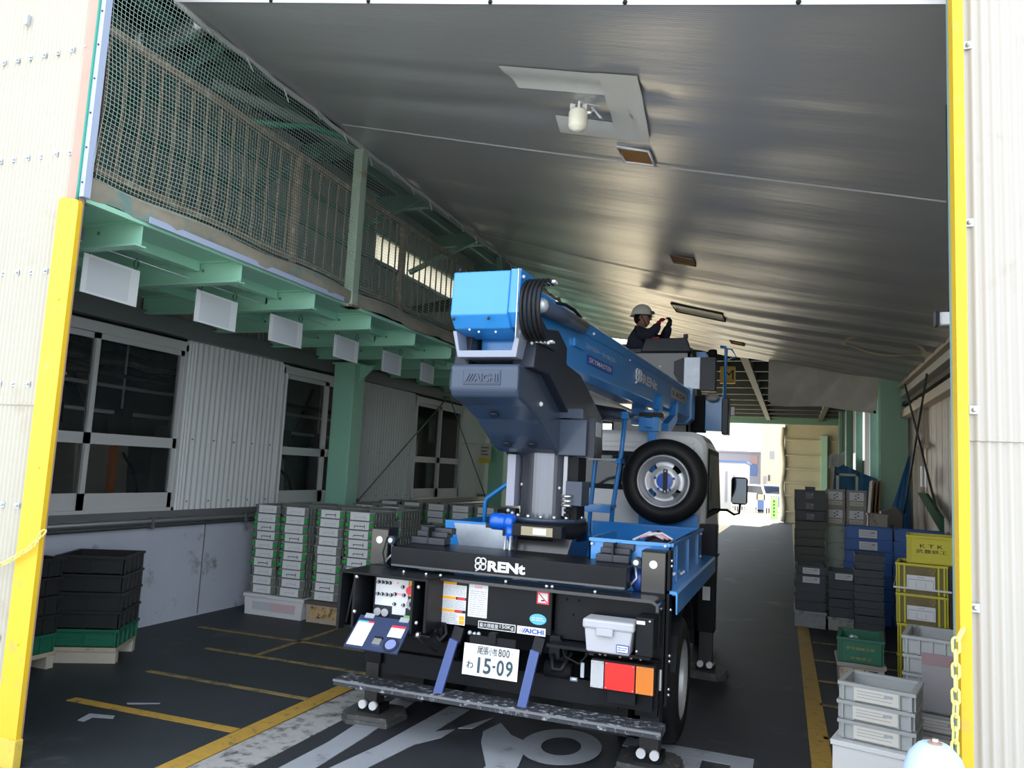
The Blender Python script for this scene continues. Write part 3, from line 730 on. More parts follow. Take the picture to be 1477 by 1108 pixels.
for z in (.45, 1.1, 1.65, 2.2, 2.75, 3.4): MB().box(-.33, 1.7, 33.86, 33.95, z - .03, z + .03).build('girt', mat('cream_far', (0, 0, 0)), fe)
MB().box(1.05, 1.28, 33.7, 33.95, 0, 3.6).build('green_stanchion', greenr, fe)
MB().tube([(-.42 + .04 * math.sin(i), 33.9, .02 + i * .3) for i in range(14)], .09, 8).build('rolled_curtain', mat('curtain_cream', (.60, .55, .42), .6), fe)
# ================================================================ outside, beyond the far end
def building(name, label, x0, x1, y0, y1, h, m, wins=(), roof=None):
    o = thing(name, label, 'building', ((x0 + x1) / 2, y0, 0))
    MB().box(x0, x1, y0, y1, 0, h).build('walls', m, o)
    MB().box(x0 - .1, x1 + .1, y0 - .1, y1, h, h + .12).build('roof_edge', roof or m, o)
    for (a, b, c, d, mm) in wins: MB().box(a, b, y0 - .05, y0, c, d).build('window', mm, o)
    return o
wb = mat('pale_render', (.42, .39, .33), .8, var=.04)
bl = mat('blue_panel', (.08, .14, .34), .6); gl_ = mat('grey_lilac', (.24, .24, .30), .7); wh_ = mat('white_render', (.45, .45, .45), .7)
building('pale_building', 'tall pale rendered building beyond the far opening', -2.1, 1.5, 55, 62, 9, wb, [(-1.5, -1.25, 3.2, 3.7, gl_), (-1.9, -1.75, 1.5, 2.0, gl_), (-1.6, -1.5, 1.7, 2.1, darksteel)])
building('blue_building', 'low building with blue and brown wall panels beyond the fence', -5.6, -2.3, 60, 66, 3.7, gl_, [(-3.15, -2.55, 2.05, 2.85, bl), (-3.7, -3.2, 2.05, 2.3, bl), (-3.0, -2.5, 2.9, 3.5, mat('brown_panel', (.30, .2, .2), .7)), (-4.2, -3.9, 2.4, 2.8, wh_)])
building('white_shed', 'white shed with a pale blue roof edge left of the blue building', -6.5, -2.55, 45, 50, 2.6, wh_, [(-3.2, -3.1, .4, 1.9, gl_), (-2.95, -2.65, .9, 1.8, gl_), (-3.6, -3.5, .4, 2.1, gl_)], bl)
def fence(x0, x1, label):
    o = thing('white_fence', label, 'fence', ((x0 + x1) / 2, 40, 0))
    MB().box(x0, x1, 39.98, 40.02, .95, 1.05).build('rail', whitep, o); MB().box(x0, x1, 39.98, 40.02, .35, .42).build('rail', whitep, o)
    x = x0
    while x < x1: MB().box(x, x + .05, 39.97, 40.03, 0, 1.0).build('picket', whitep, o); x += .11
fence(-2.9, -1.7, 'white picket fence left of the pale blue gate beyond the far opening')
fence(-1.30, -.2, 'white picket fence right of the pale blue gate beyond the far opening')
o = thing('gate_panel', 'pale blue gate panel between two white fences beyond the far opening', 'gate', (-1.5, 40, 0))
MB().box(-.15, .15, 0, .04, .25, .72).build('panel', bl, o, off=(0, 0, 0)); MB().box(-.2, -.15, 0, .05, 0, 1.0).build('stile', whitep, o, off=(0, 0, 0)); MB().box(.15, .2, 0, .05, 0, 1.0).build('stile', whitep, o, off=(0, 0, 0)); MB().box(-.2, .2, 0, .05, .72, 1.0).build('top_board', wb, o, off=(0, 0, 0))
o = thing('green_sign', 'narrow green standing sign at the far opening', 'sign', (-.78, 36, 0))
MB().box(-.16, .16, -.015, .015, .02, .95).build('board', mat('lime_sign', (.35, .75, .25), .5), o, .004, off=(0, 0, 0))
for k in range(5): MB().box(-.05, .03, -.02, -.015, .14 + k * .15, .24 + k * .15).build('character', mat('sign_dark_green', (.02, .2, .05), .5), o, off=(0, 0, 0))
MB().box(-.18, .18, -.12, .12, 0, .02).build('foot', whitep, o, off=(0, 0, 0))
def car(x, y, label, c):
    o = thing('parked_car', label, 'car', (x, y, 0))
    b = MB(); b.prism([(-.85, .3), (.85, .3), (.85, .85), (.62, .95), (.45, 1.45), (-.5, 1.45), (-.72, .95), (-.85, .85)], 0, 1.6, 'y'); b.build('body', c, o, .06, off=(0, 0, 0))
    b = MB(); b.prism([(-.62, .95), (.55, .95), (.42, 1.38), (-.47, 1.38)], -.01, 0, 'y'); b.build('windscreen', cabglass, o, off=(0, 0, 0))
    for s_ in (-1, 1):
        MB().cyl((s_ * .7, .1, .3), (s_ * .7, .3, .3), .3, 16).build('wheel', rubber, o, off=(0, 0, 0))
        MB().box(s_ * .7 - .1, s_ * .7 + .1, -.02, .02, .65, .78).build('headlamp', whitep, o, off=(0, 0, 0))
car(-1.0, 44, 'blue and white parked car behind the right white fence', bl)
car(-2.0, 42.2, 'white parked car behind the left white fence', whitep)

# ================================================================ the aerial work truck
T = thing('aerial_work_truck', 'blue and black aerial work platform truck with its boom over a white cab', 'truck', (-1.6, 4.3, 0))
TO = Vector(T.location)
def P(mb, name, m, parent=T, bevel=0.0): return mb.build(name, m, parent, bevel)
def bx(*a): return MB().box(*a)
def ball_bolts(pts, parent, r=.011, m=chrome, name='bolt'):
    first = None
    for p in pts:
        if first is None:
            first = MB().ball((0, 0, 0), r, 8).build(name, m, parent, off=(0, 0, 0)); first.location = Vector(p) - TO
        else:
            c = inst(first); c.location = Vector(p) - TO
RXD = (1, 0, 0); UP = (0, 0, 1); SIDE = (0, 1, 0)

# --- chassis
for x in (-1.96, -1.24): P(bx(x - .035, x + .035, 4.38, 8.7, .50, .70), 'chassis_rail', blackmat)
for y in (4.6, 5.5, 6.4): P(bx(-1.95, -1.25, y, y + .08, .52, .66), 'cross_member', blackmat)
P(bx(-2.1, -1.1, 5.0, 5.12, .30, .42), 'rear_axle', blackmat)
ax = P(MB().ball((-1.6, 5.06, .36), .17, 14, (1, .9, 1)), 'differential', blackmat)
P(bx(-2.35, -.9, 4.36, 4.42, .33, .46), 'under_guard', blackmat)

# --- wheels
def wheel(x, y, side, r=.38, w_=.21, name='wheel', parent=T, z=None):
    z = r if z is None else z
    prof = [(.23, -w_ / 2 + .01), (.25, -w_ / 2), (.31, -w_ / 2), (.35, -w_ / 2 + .015), (r - .008, -w_ / 2 + .035), (r, -w_ / 2 + .05), (r, w_ / 2 - .05), (r - .008, w_ / 2 - .035), (.35, w_ / 2 - .015), (.31, w_ / 2), (.25, w_ / 2), (.23, w_ / 2 - .01), (.23, -w_ / 2 + .01)]
    t = P(MB().lathe(prof, (x, y, z), (side, 0, 0), 40), name, rubber, parent)
    rim = MB().lathe([(.245, .10), (.225, .095), (.215, .07), (.20, .0), (.17, -.03), (.11, -.035), (.11, -.05), (.0, -.05)], (x, y, z), (side, 0, 0), 36)
    ro = P(rim, 'rim', silver, t)
    for k in range(6):
        a = k * PI / 3
        P(MB().cyl((x + side * -.03, y + .14 * math.cos(a), z + .14 * math.sin(a)), (x + side * -.005, y + .14 * math.cos(a), z + .14 * math.sin(a)), .013, 6), 'wheel_nut', chrome, t)
    P(MB().cyl((x - side * .05, y, z), (x + side * .02, y, z), .07, 16), 'hub', blackmat, t)
    return t
wheel(-.73, 5.02, 1); wheel(-.96, 5.02, 1); wheel(-2.47, 5.02, -1); wheel(-2.24, 5.02, -1)
wheel(-.86, 8.0, 1); wheel(-2.34, 8.0, -1)
for x0, x1 in ((-1.10, -.62), (-2.58, -2.10)):
    mg = MB(); pts = [(5.02 + .46 * math.cos(t), .40 + .47 * math.sin(t)) for t in [PI * (.08 + .84 * i / 12) for i in range(13)]]
    inn = [(5.02 + .445 * math.cos(t), .40 + .455 * math.sin(t)) for t in [PI * (.92 - .84 * i / 12) for i in range(13)]]
    P(mb_ := MB().prism(pts + inn, x0, x1, 'x'), 'mudguard', blackmat)
for x in (-1.02, -2.3): P(bx(x - .16, x + .16, 4.46, 4.47, .16, .42), 'mud_flap', rubber)

# --- rear step
st = P(bx(-2.585, -.625, 4.14, 4.30, .275, .315), 'rear_step', dirtystep, T, .004)
P(bx(-2.585, -.625, 4.134, 4.142, .300, .312), 'step_edge', mat('dull_edge', (.16, .17, .19), .5), st)
for x0, x1 in ((-1.835, -1.915), (-1.34, -1.40)):
    s_ = P(MB().bar((x0, 4.20, .62), (x1, 4.19, .31), .052, .022, (0, 1, 0)), 'step_strut', stripblue)
    P(MB().bar((x0 + .015, 4.245, .685), (x0, 4.225, .60), .06, .035, (0, 1, 0)), 'strut_bracket', black, s_)

# --- outriggers
def outrigger(x, y, w_, d, sgn, top=1.20, brown=False):
    o = P(bx(x - w_ / 2, x + w_ / 2, y, y + d, .36, top), 'outrigger', black, T, .006)
    i_ = P(bx(x - w_ / 2 + .018, x + w_ / 2 - .018, y + .015, y + d - .015, .07, .40), 'inner_leg', mat('worn_black_steel', (.035, .034, .036), .4, metal=.3, var=.4, vscale=7, stretch=(1, 1, .3)), o)
    pad = [(-.17, -.13), (.10, -.16), (.17, -.10), (.18, .08), (.12, .17), (-.14, .17), (-.19, .10)]
    pb = MB().prism([(x + sgn * a, y + d / 2 + b) for a, b in pad], .0, .028, 'z'); pb.prism([(x + sgn * a * .95, y + d / 2 + b * .95) for a, b in pad], .028, .055, 'z')
    P(pb, 'foot_pad', mat('dusty_pad', (.06, .06, .062), .6, var=.3, vscale=20, dirt=(.2, .19, .18), dirt_amt=.12, dscale=20), o)
    P(MB().cyl((x - .05, y + d / 2, .055), (x + .05, y + d / 2, .055), .05, 12).box(x - .075, x + .075, y + .0, y + d, .03, .10), 'ankle', black, o)
    for k in (-1, 1): P(MB().cyl((x + k * .037, y - .022, .105), (x + k * .037, y + .01, .105), .026, 14), 'pin', whitep, o)
    if brown:
        f = P(bx(x - w_ / 2 + .005, x + w_ / 2 - .005, y - .004, y, .97, top - .01), 'face_plate', mat('glossy_black_plate', (.012, .012, .013), .12, coat=.6), o)
        P(MB().cyl((x, y - .009, top - .075), (x, y - .003, top - .075), .023, 16), 'cap', whitep, o)
    return o
oL = outrigger(-2.49, 4.42, .125, .13, -1, brown=True)
oR = outrigger(-.735, 4.42, .14, .14, 1, brown=True)
P(bx(-2.545, -2.505, 4.405, 4.418, .44, .54), 'reflector', whitep, oL)
P(bx(-.722, -.672, 4.405, 4.418, .45, .56), 'reflector', whitep, oR)
P(bx(-.66, -.645, 4.44, 4.54, .36, 1.205), 'guide_rail', blackmat, oR)
ball_bolts([(-.64, 4.46, z) for z in (.42, .45, .60, .63, .88, 1.12, 1.15)], oR, .010)
oF = outrigger(-.67, 6.70, .14, .13, 1, 1.24)
for z in (.62, .82): P(bx(-.70, -.64, 6.690, 6.70, z, z + .11), 'label_plate', whitep, oF)
outrigger(-2.50, 6.70, .14, .13, -1, 1.24)
# --- rear cross beam with lettering
bm_ = P(bx(-2.34, -.86, 4.30, 4.72, .985, 1.105), 'rear_beam', black, T, .006)
P(bx(-2.33, -.87, 4.296, 4.30, .988, 1.0), 'beam_lip', mat('lip_grey', (.09, .095, .105), .45), bm_)
text('lettering', 'RENt', whitep, bm_, (-1.69, 4.298, 1.012), RXD, UP, .062, .235, bold=.045)
cl = MB()
for k in range(4):
    a = PI / 4 + k * PI / 2; cx, cz_ = -1.735 + .021 * math.cos(a), 1.052 + .021 * math.sin(a)
    cl.tube([(cx + .019 * math.cos(t), 4.297, cz_ + .019 * math.sin(t)) for t in [2 * PI * i / 14 for i in range(14)]], .0045, 5, True)
cl.tube([(-1.735, 4.297, 1.045), (-1.745, 4.297, 1.02), (-1.765, 4.297, 1.008)], .005, 5)
P(cl, 'clover_emblem', whitep, bm_)
# lip shelf below the beam
sh = MB().box(-2.0, -.72, 4.20, 4.44, .945, .962); sh.prism([(-.72, .962), (-.69, .957), (-.665, .935), (-.665, .90), (-.68, .90), (-.68, .93), (-.70, .944), (-.72, .945)], 4.20, 4.44, 'y')
P(sh, 'rear_shelf', mat('black_glossy_shelf', (.03, .032, .038), .22, coat=.5))
ball_bolts([(-1.96, 4.23, .97), (-1.55, 4.24, .972), (-1.30, 4.23, .972), (-1.27, 4.24, .972), (-1.02, 4.23, .97), (-2.05, 4.22, .97), (-2.2, 4.22, .97)], T, .011)
# --- rear centre panel and its stickers
rp = P(bx(-2.0, -1.27, 4.25, 4.27, .70, .945), 'rear_panel', black, T, .006)
def sticker(x0, x1, z0, z1, m, y=4.248, parent=rp, name='sticker'): return P(bx(x0, x1, y, y + .0015, z0, z1), name, m, parent)
def dash_lines(x0, x1, z0, z1, n, m, y, parent):
    mb = MB(); h = (z1 - z0) / n
    for i in range(n):
        xx = x0
        while xx < x1 - .008:
            l_ = random.uniform(.006, .028); e = min(x1, xx + l_)
            mb.box(xx, e, y - .0006, y, z0 + i * h + h * .25, z0 + i * h + h * .62); xx = e + random.uniform(.002, .006)
    return P(mb, 'print', m, parent)
sticker(-1.975, -1.795, .70 - .005, .94, whitep)
for (z0, z1) in ((.922, .94), (.838, .854), (.764, .780)):
    sticker(-1.975, -1.86, z0, z1, orangep, 4.2472); sticker(-1.86, -1.795, z0, z1, blackp, 4.2472)
sticker(-1.85, -1.80, .840, .852, redp, 4.2466); sticker(-1.865, -1.815, .766, .778, redp, 4.2466)
for z in (.70, .725): sticker(-1.832, -1.800, z, z + .022, orangep, 4.2472)
dash_lines(-1.968, -1.80, .86, .918, 8, greyp, 4.2475, rp); dash_lines(-1.968, -1.80, .785, .835, 7, greyp, 4.2475, rp); dash_lines(-1.968, -1.84, .70, .76, 6, greyp, 4.2475, rp)
sticker(-1.780, -1.660, .752, .938, whitep); sticker(-1.745, -1.695, .917, .928, pinkp, 4.2472); dash_lines(-1.77, -1.67, .76, .905, 12, greyp, 4.2475, rp)
sticker(-1.36, -1.288, .868, .937, redp); sticker(-1.352, -1.296, .876, .930, whitep, 4.2472)
P(MB().bar((-1.35, 4.246, .928), (-1.298, 4.246, .878), .001, .006, (0, 1, 0)).bar((-1.35, 4.246, .928), (-1.298, 4.246, .878), .006, .001, (0, 1, 0)), 'print', redp, rp)
P(bx(-1.335, -1.315, 4.2466, 4.2472, .884, .892), 'print', blackp, rp)
P(MB().prism([(-1.348 + .05 * math.cos(2 * PI * i / 28), .782 + .03 * math.sin(2 * PI * i / 28)) for i in range(28)], 4.2475, 4.249, 'y'), 'sticker', lbluep, rp)
dash_lines(-1.385, -1.31, .772, .795, 2, whitep, 4.2465, rp)
sticker(-1.71, -1.48, .695 - .002, .735, whitep); sticker(-1.706, -1.484, .697, .731, blackp, 4.2474)
text('lettering', '最大積載量', whitep, rp, (-1.70, 4.2470, .702), RXD, UP, .024, .115)
text('lettering', '150Kg', whitep, rp, (-1.575, 4.2470, .702), RXD, UP, .026, .085)
sticker(-1.47, -1.30, .692, .735, whitep)
text('lettering', 'AICHI', bluep, rp, (-1.425, 4.2470, .700), RXD, UP, .026, .115, bold=.03)
for k, m in enumerate((pinkp, greyp, bluep)): P(MB().prism([(-1.462 + k * .012, .700), (-1.455 + k * .012, .700), (-1.440 + k * .012, .726), (-1.447 + k * .012, .726)], 4.2466, 4.2472, 'y'), 'print', m, rp)
# --- right panel, black box, tool box, lamps
rq = P(bx(-1.27, -.675, 4.31, 4.33, .68, .945), 'side_panel', black, T, .004)
ball_bolts([(x, 4.308, z) for x, z in ((-1.20, .90), (-1.13, .90), (-1.16, .82))], rq, .007, blackmat, 'hole')
P(bx(-1.27, -.70, 4.18, 4.33, .655, .672), 'shelf', black, rq)
ball_bolts([(x, 4.19, .655) for x in (-.97, -.94, -.86, -.80, -.75)], rq, .010)
tb = P(MB().prism([(-1.03, .675), (-.80, .675), (-.785, .80), (-1.045, .80)], 4.12, 4.26, 'y'), 'tool_box', tool_grey, T, .008)
P(bx(-1.055, -.775, 4.11, 4.27, .795, .845), 'lid', tool_grey, tb, .012)
P(bx(-.975, -.885, 4.098, 4.112, .765, .805), 'latch', tool_grey, tb, .004)
P(bx(-.865, -.80, 4.108, 4.112, .69, .73), 'label_frame', bluep, tb); P(bx(-.861, -.804, 4.1065, 4.1085, .694, .726), 'label', whitep, tb)
dash_lines(-.858, -.808, .70, .722, 2, bluep, 4.106, tb)
kb = P(bx(-.775, -.68, 4.15, 4.31, .675, .875), 'junction_box', black, T, .006)
P(bx(-.77, -.725, 4.147, 4.15, .84, .858), 'label', whitep, kb); ball_bolts([(-.70, 4.148, .86), (-.765, 4.148, .70)], kb, .008)
tl = P(bx(-1.025, -.675, 4.215, 4.28, .462, .622), 'tail_lamp', blackmat, T, .01)
for x0, x1, m, nm in ((-1.02, -.95, lens_clr, 'reverse_lens'), (-.943, -.782, lens_red, 'brake_lens'), (-.774, -.682, lens_amb, 'indicator_lens')):
    l_ = MB(); l_.box(x0, x1, 4.202, 4.218, .472, .612); xx = x0 + .006
    while xx < x1 - .006: l_.box(xx, xx + .003, 4.200, 4.203, .476, .608); xx += .0085
    lo = P(l_, nm, m, tl)
    ball_bolts([(x, 4.2, z) for x in (x0 + .008, x1 - .008) for z in (.48, .604)], lo, .004, chrome, 'screw')
P(bx(-.93, -.78, 4.23, 4.30, .40, .46), 'lamp_bracket', black); P(bx(-1.05, -.70, 4.30, 4.36, .36, .47), 'rear_bumper', black)
P(bx(-.80, -.68, 4.345, 4.40, .32, .62), 'bumper_stay', black)
# hanging clutter between panel and lamp
P(MB().tube([(-1.22, 4.28, .68), (-1.18, 4.25, .60), (-1.10, 4.25, .57), (-1.06, 4.27, .62), (-1.05, 4.3, .68)], .006, 6), 'hose', blackmat)
P(MB().tube([(-1.15, 4.28, .62), (-1.2, 4.26, .52), (-1.27, 4.3, .50)], .008, 6), 'hose', blackmat)
P(bx(-1.28, -1.22, 4.27, 4.33, .58, .70), 'hook_bracket', black); P(MB().tube([(-1.26, 4.26, .60), (-1.24, 4.23, .53), (-1.19, 4.22, .53), (-1.17, 4.25, .58)], .014, 8), 'tow_hook', black)
P(bx(-1.10, -1.08, 4.29, 4.30, .49, .57), 'slotted_plate', galv); P(MB().cyl((-1.15, 4.27, .48), (-1.11, 4.27, .48), .012, 8), 'lock_pin', galv)
P(MB().cyl((-1.32, 4.35, .50), (-1.16, 4.35, .50), .045, 14), 'silencer', blackmat)
P(bx(-2.0, -1.93, 4.24, 4.33, .58, .70), 'hook_bracket', black); P(MB().tube([(-1.975, 4.25, .69), (-1.97, 4.22, .63), (-1.93, 4.21, .60), (-1.90, 4.23, .64), (-1.92, 4.25, .69)], .013, 8, True), 'tow_hook', black)
ball_bolts([(-1.76, 4.25, .66), (-1.73, 4.25, .655), (-1.70, 4.24, .66)], T, .014, galv, 'light_bracket')
# --- number plate
pm = Matrix.Rotation(math.radians(-6), 3, 'X')
PC = Vector((-1.598, 4.185, .530))
lp = MB().obox(PC, (.335, .004, .172), pm); lpo = P(lp, 'number_plate', mat('plate_white', (.68, .70, .73), .5), T, .0015)
vx = Vector((1, 0, 0)); vz = pm @ Vector((0, 0, 1)); vn = pm @ Vector((0, -1, 0)); pc = PC + vn * .0032
plate_ink = mat('plate_green_ink', (.008, .025, .025), .5); plate_ink2 = mat('plate_slate_ink', (.02, .055, .08), .5)
for ch, x0, x1 in (('尾', .25, .355), ('張', .36, .455), ('小', .46, .535), ('牧', .54, .615), ('8', .635, .695), ('0', .705, .765), ('0', .775, .835)):
    text('character', ch, plate_ink, lpo, pc + vx * (-.1675 + x0 * .335) + vz * .034, vx, vz, .042, (x1 - x0) * .335, bold=.006)
text('character', 'わ', plate_ink, lpo, pc + vx * -.143 + vz * -.05, vx, vz, .042, .042, bold=.008)
for ch, x0, x1, z0, h in (('1', .275, .32, -.068, .085), ('5', .385, .52, -.068, .085), ('-', .55, .60, -.03, .012), ('0', .625, .755, -.068, .085), ('9', .785, .91, -.068, .085)):
    text('character', ch, plate_ink2, lpo, pc + vx * (-.1675 + x0 * .335) + vz * z0, vx, vz, h, (x1 - x0) * .335, bold=.02)
P(MB().cyl(pc + vx * -.10 + vz * .060, pc + vx * -.10 + vz * .060 + vn * .003, .011, 12), 'seal_cap', alu, lpo); P(MB().cyl(pc + vx * .125 + vz * .058, pc + vx * .125 + vz * .058 + vn * .003, .006, 8), 'plate_screw', alu, lpo)
P(bx(-1.62, -1.575, 4.19, 4.24, .625, .685), 'plate_lamp', blackmat); P(bx(-1.74, -1.46, 4.205, 4.22, .58, .66), 'plate_holder', blackmat)

# --- control box on the left
cb = MB(); cb.box(-2.535, -2.515, 4.04, 4.40, .625, .965); cb.box(-1.965, -1.945, 4.04, 4.40, .67, .955); cb.box(-2.535, -1.945, 4.04, 4.40, .955, .967); cb.box(-2.535, -1.945, 4.38, 4.40, .64, .96); cb.box(-2.535, -1.945, 4.10, 4.40, .63, .645)
cbo = P(cb, 'control_cabinet', black, T, .004)
P(bx(-2.445, -2.43, 4.06, 4.38, .65, .955), 'partition', black, cbo); P(bx(-2.06, -2.045, 4.06, 4.38, .65, .955), 'partition', black, cbo)
P(MB().bar((-2.50, 4.10, .66), (-2.455, 4.10, .94), .012, .012), 'gusset', black, cbo)
ball_bolts([(-2.42, 4.05, .94), (-2.42, 4.05, .74), (-2.01, 4.05, .92), (-2.01, 4.05, .72)], cbo, .012)
cp_ = P(bx(-2.385, -2.085, 4.20, 4.34, .66, .945), 'control_panel', darkgrey, cbo, .004)
def csub(*a, m=whitep, nm='panel_print'): return P(bx(*a), nm, m, cbo)
csub(-2.37, -2.15, 4.197, 4.2, .765, .925); csub(-2.25, -2.16, 4.196, 4.2, .72, .79)
csub(-2.145, -2.093, 4.197, 4.2, .835, .925, m=orangep)
kn = None
kpts = [(-2.352 + i * .026, .90) for i in range(4)] + [(-2.352 + i * .030, .83) for i in range(4)] + [(-2.185, .885), (-2.235, .838), (-2.175, .838), (-2.235, .780), (-2.175, .780)]
for i, (x, z) in enumerate(kpts):
    o_ = MB().cyl((x, 4.186, z), (x, 4.197, z), .0105, 12); P(o_, 'knob', blackp if i % 3 == 0 else darkgrey, cbo)
    P(bx(x - .002, x + .002, 4.182, 4.187, z - .008, z + .008), 'knob_pointer', whitep, cbo)
for x0, x1, z in ((-2.225, -2.19, .834), (-2.225, -2.19, .776), (-2.23, -2.215, .898)): csub(x0, x1, 4.1965, 4.197, z, z + .012, m=pinkp)
P(MB().cyl((-2.118, 4.15, .875), (-2.118, 4.197, .875), .024, 18), 'emergency_button', redp, cbo); P(MB().cyl((-2.118, 4.185, .875), (-2.118, 4.1965, .875), .03, 18), 'button_collar', orangep, cbo)
P(MB().cyl((-2.12, 4.19, .79), (-2.12, 4.2, .79), .034, 20), 'key_ring', greyp, cbo); csub(-2.133, -2.107, 4.186, 4.192, .777, .803, m=darkgrey)
for x in (-2.345, -2.295): P(MB().cyl((x, 4.185, .725), (x, 4.2, .725), .023, 18), 'socket_cap', tool_grey, cbo)
csub(-2.17, -2.09, 4.196, 4.2, .69, .722, m=greenp)
la, lb_ = Vector((0, 4.10, .715)), Vector((0, 3.93, .565)); ld = (lb_ - la); ln = Vector((0, -ld.z, ld.y)).normalized()
if ln.z < 0: ln = -ln
def lidp(x, t, h=0): return Vector((x, 0, 0)) + la + ld * t + ln * h
def lid_q(x0, x1, t0, t1, h0, h1): return MB().add([lidp(x, t, h) for h in (h0, h1) for t in (t0, t1) for x in (x0, x1)], [(0, 2, 3, 1), (4, 5, 7, 6), (0, 1, 5, 4), (2, 6, 7, 3), (0, 4, 6, 2), (1, 3, 7, 5)])
lid = P(lid_q(-2.405, -2.06, 0, 1, -.01, 0), 'cabinet_lid', navy, cbo)
P(lid_q(-2.395, -2.29, .22, .92, 0, .001), 'lid_notice', whitep, cbo); P(lid_q(-2.395, -2.33, .17, .22, 0, .0012), 'lid_notice', lbluep, cbo); P(lid_q(-2.33, -2.29, .17, .22, 0, .0012), 'lid_notice', redp, cbo)
P(lid_q(-2.17, -2.08, .27, .55, 0, .001), 'lid_notice', whitep, cbo); P(lid_q(-2.17, -2.08, .2, .27, 0, .0012), 'lid_notice', redp, cbo)
c_ = MB(); ccx, cct = -2.345, .58
c_.tube([lidp(ccx + .03 * math.cos(t), cct + .2 * math.sin(t), .001) for t in [2 * PI * i / 20 for i in range(20)]], .0012, 4, True); P(c_, 'lid_print', greyp, cbo)
P(MB().cyl(lidp(-2.12, .78, 0), lidp(-2.12, .78, .006), .047, 24), 'lid_gasket', darkgrey, cbo); P(MB().cyl(lidp(-2.12, .78, .004), lidp(-2.12, .78, .009), .032, 24), 'lid_window', mat('violet_dial', (.20, .24, .55), .3), cbo)
P(lid_q(-2.235, -2.185, .66, .84, 0, .012), 'lid_latch', chrome, cbo); P(lid_q(-2.235, -2.185, .62, .67, 0, .014), 'lid_latch', blackmat, cbo)
for x in (-2.37, -2.14): P(lid_q(x, x + .06, -.06, .08, 0, .005), 'lid_hinge', galv, cbo)
P(MB().tube([(-2.02, 4.06, .65), (-1.98, 4.1, .60), (-1.94, 4.2, .54)], .006, 6), 'lid_stay', blackmat, cbo)
P(bx(-2.32, -1.95, 4.42, 4.47, .42, .66), 'mud_plate', blackmat)
P(MB().cyl((-2.005, 4.05, .655), (-1.985, 4.05, .655), .016, 8), 'wing_nut', chrome, cbo)

# --- deck
dk = P(bx(-2.5, -.66, 4.5, 6.95, .955, .985), 'deck', blue, T, .004)
for s_, x in ((1, -.66), (-1, -2.5)):
    q = MB(); xo = x + s_ * .06
    q.prism([(x, .985), (xo - s_ * .012, .985), (xo, .972), (xo, .86), (xo - s_ * .008, .86), (xo - s_ * .010, .965), (x, .970)], 4.44, 6.68, 'y'); P(q, 'deck_skirt', blue, dk)
tr = MB(); zt = 1.232
tr.box(-1.16, -.67, 4.62, 4.632, .985, zt); tr.box(-.682, -.67, 4.62, 6.25, .985, zt); tr.box(-1.55, -.67, 6.24, 6.25, .985, zt); tr.box(-1.16, -1.15, 4.62, 5.35, .985, zt); tr.box(-1.55, -1.16, 5.34, 5.35, .985, zt - .04)
tr.box(-1.16, -.67, 4.605, 4.645, zt - .02, zt); tr.box(-.695, -.655, 4.62, 6.25, zt - .02, zt); tr.box(-1.55, -.67, 6.23, 6.265, zt - .02, zt)
tro = P(tr, 'tray', blue, T)
for y in (4.85, 5.4, 5.95): P(MB().box(-.669, -.660, y - .02, y + .02, .99, zt - .02), 'tray_rib', blue, tro)
ball_bolts([(-1.14, 4.60, 1.195), (-.70, 4.60, 1.215), (-.66, 4.68, 1.05), (-.66, 4.72, 1.05), (-.655, 5.0, 1.02), (-.655, 5.1, 1.02), (-.66, 6.1, 1.2), (-.66, 6.1, 1.03)], tro, .010, whitep)
bag = MB(); bag.grid(lambda u, v: (-1.05 + .36 * u, 5.0 + .8 * v, .99 + .24 * math.sin(PI * u) ** .5 * math.sin(PI * v) ** .4 + .02 * math.sin(9 * u + 7 * v)), 14, 16)
bo = P(bag, 'tool_bag', mat('dark_bag', (.035, .02, .022), .8, var=.3, vscale=12), tro)
for k in range(3): P(MB().tube([(-1.0 + .05 * k, 5.15, 1.19 + .02 * k), (-.9 + .04 * k, 5.22, 1.245), (-.8 + .03 * k, 5.18, 1.21)], .009, 6), 'strap', pinkp if k % 2 else whitep, bo)
# left tray with galvanised guard
tl_ = MB(); tl_.box(-2.30, -2.29, 5.0, 6.2, .985, 1.235); tl_.box(-2.30, -2.16, 4.995, 5.005, .985, 1.235); tl_.box(-2.30, -1.95, 6.19, 6.2, .985, 1.235); tl_.box(-2.30, -1.90, 4.99, 5.05, 1.225, 1.24)
tlo = P(tl_, 'left_tray', blue, T)
P(MB().prism([(-2.23, 1.225), (-1.86, 1.225), (-1.80, 1.08), (-1.90, .99), (-2.16, .99)], 4.985, 4.995, 'y'), 'guard_plate', galv, tlo)
P(MB().tube([(-2.25, 5.6, 1.0), (-2.25, 5.6, 1.36), (-2.235, 5.6, 1.385), (-2.0, 5.6, 1.56), (-1.85, 5.6, 1.60)], .018, 8), 'handrail', blue, tlo)
# stepped blocks (stacked outrigger plates)
for x0, x1, y in ((-2.34, -2.10, 4.56), (-1.09, -.89, 4.50)):
    q = MB(); q.box(x0, x1, y, y + .10, 1.105, 1.15); q.box(x0 + .015, x1 - .005, y + .05, y + .14, 1.15, 1.185); q.box(x0 + .02, x1 + .01, y + .09, y + .16, 1.17, 1.21)
    s_ = P(q, 'stowed_float_plates', mat('dark_rubber_blocks', (.028, .032, .045), .45), T, .006)
    P(bx((x0 + x1) / 2 - .004, (x0 + x1) / 2 + .004, y - .002, y + .16, 1.11, 1.215), 'strap', blackp, s_)
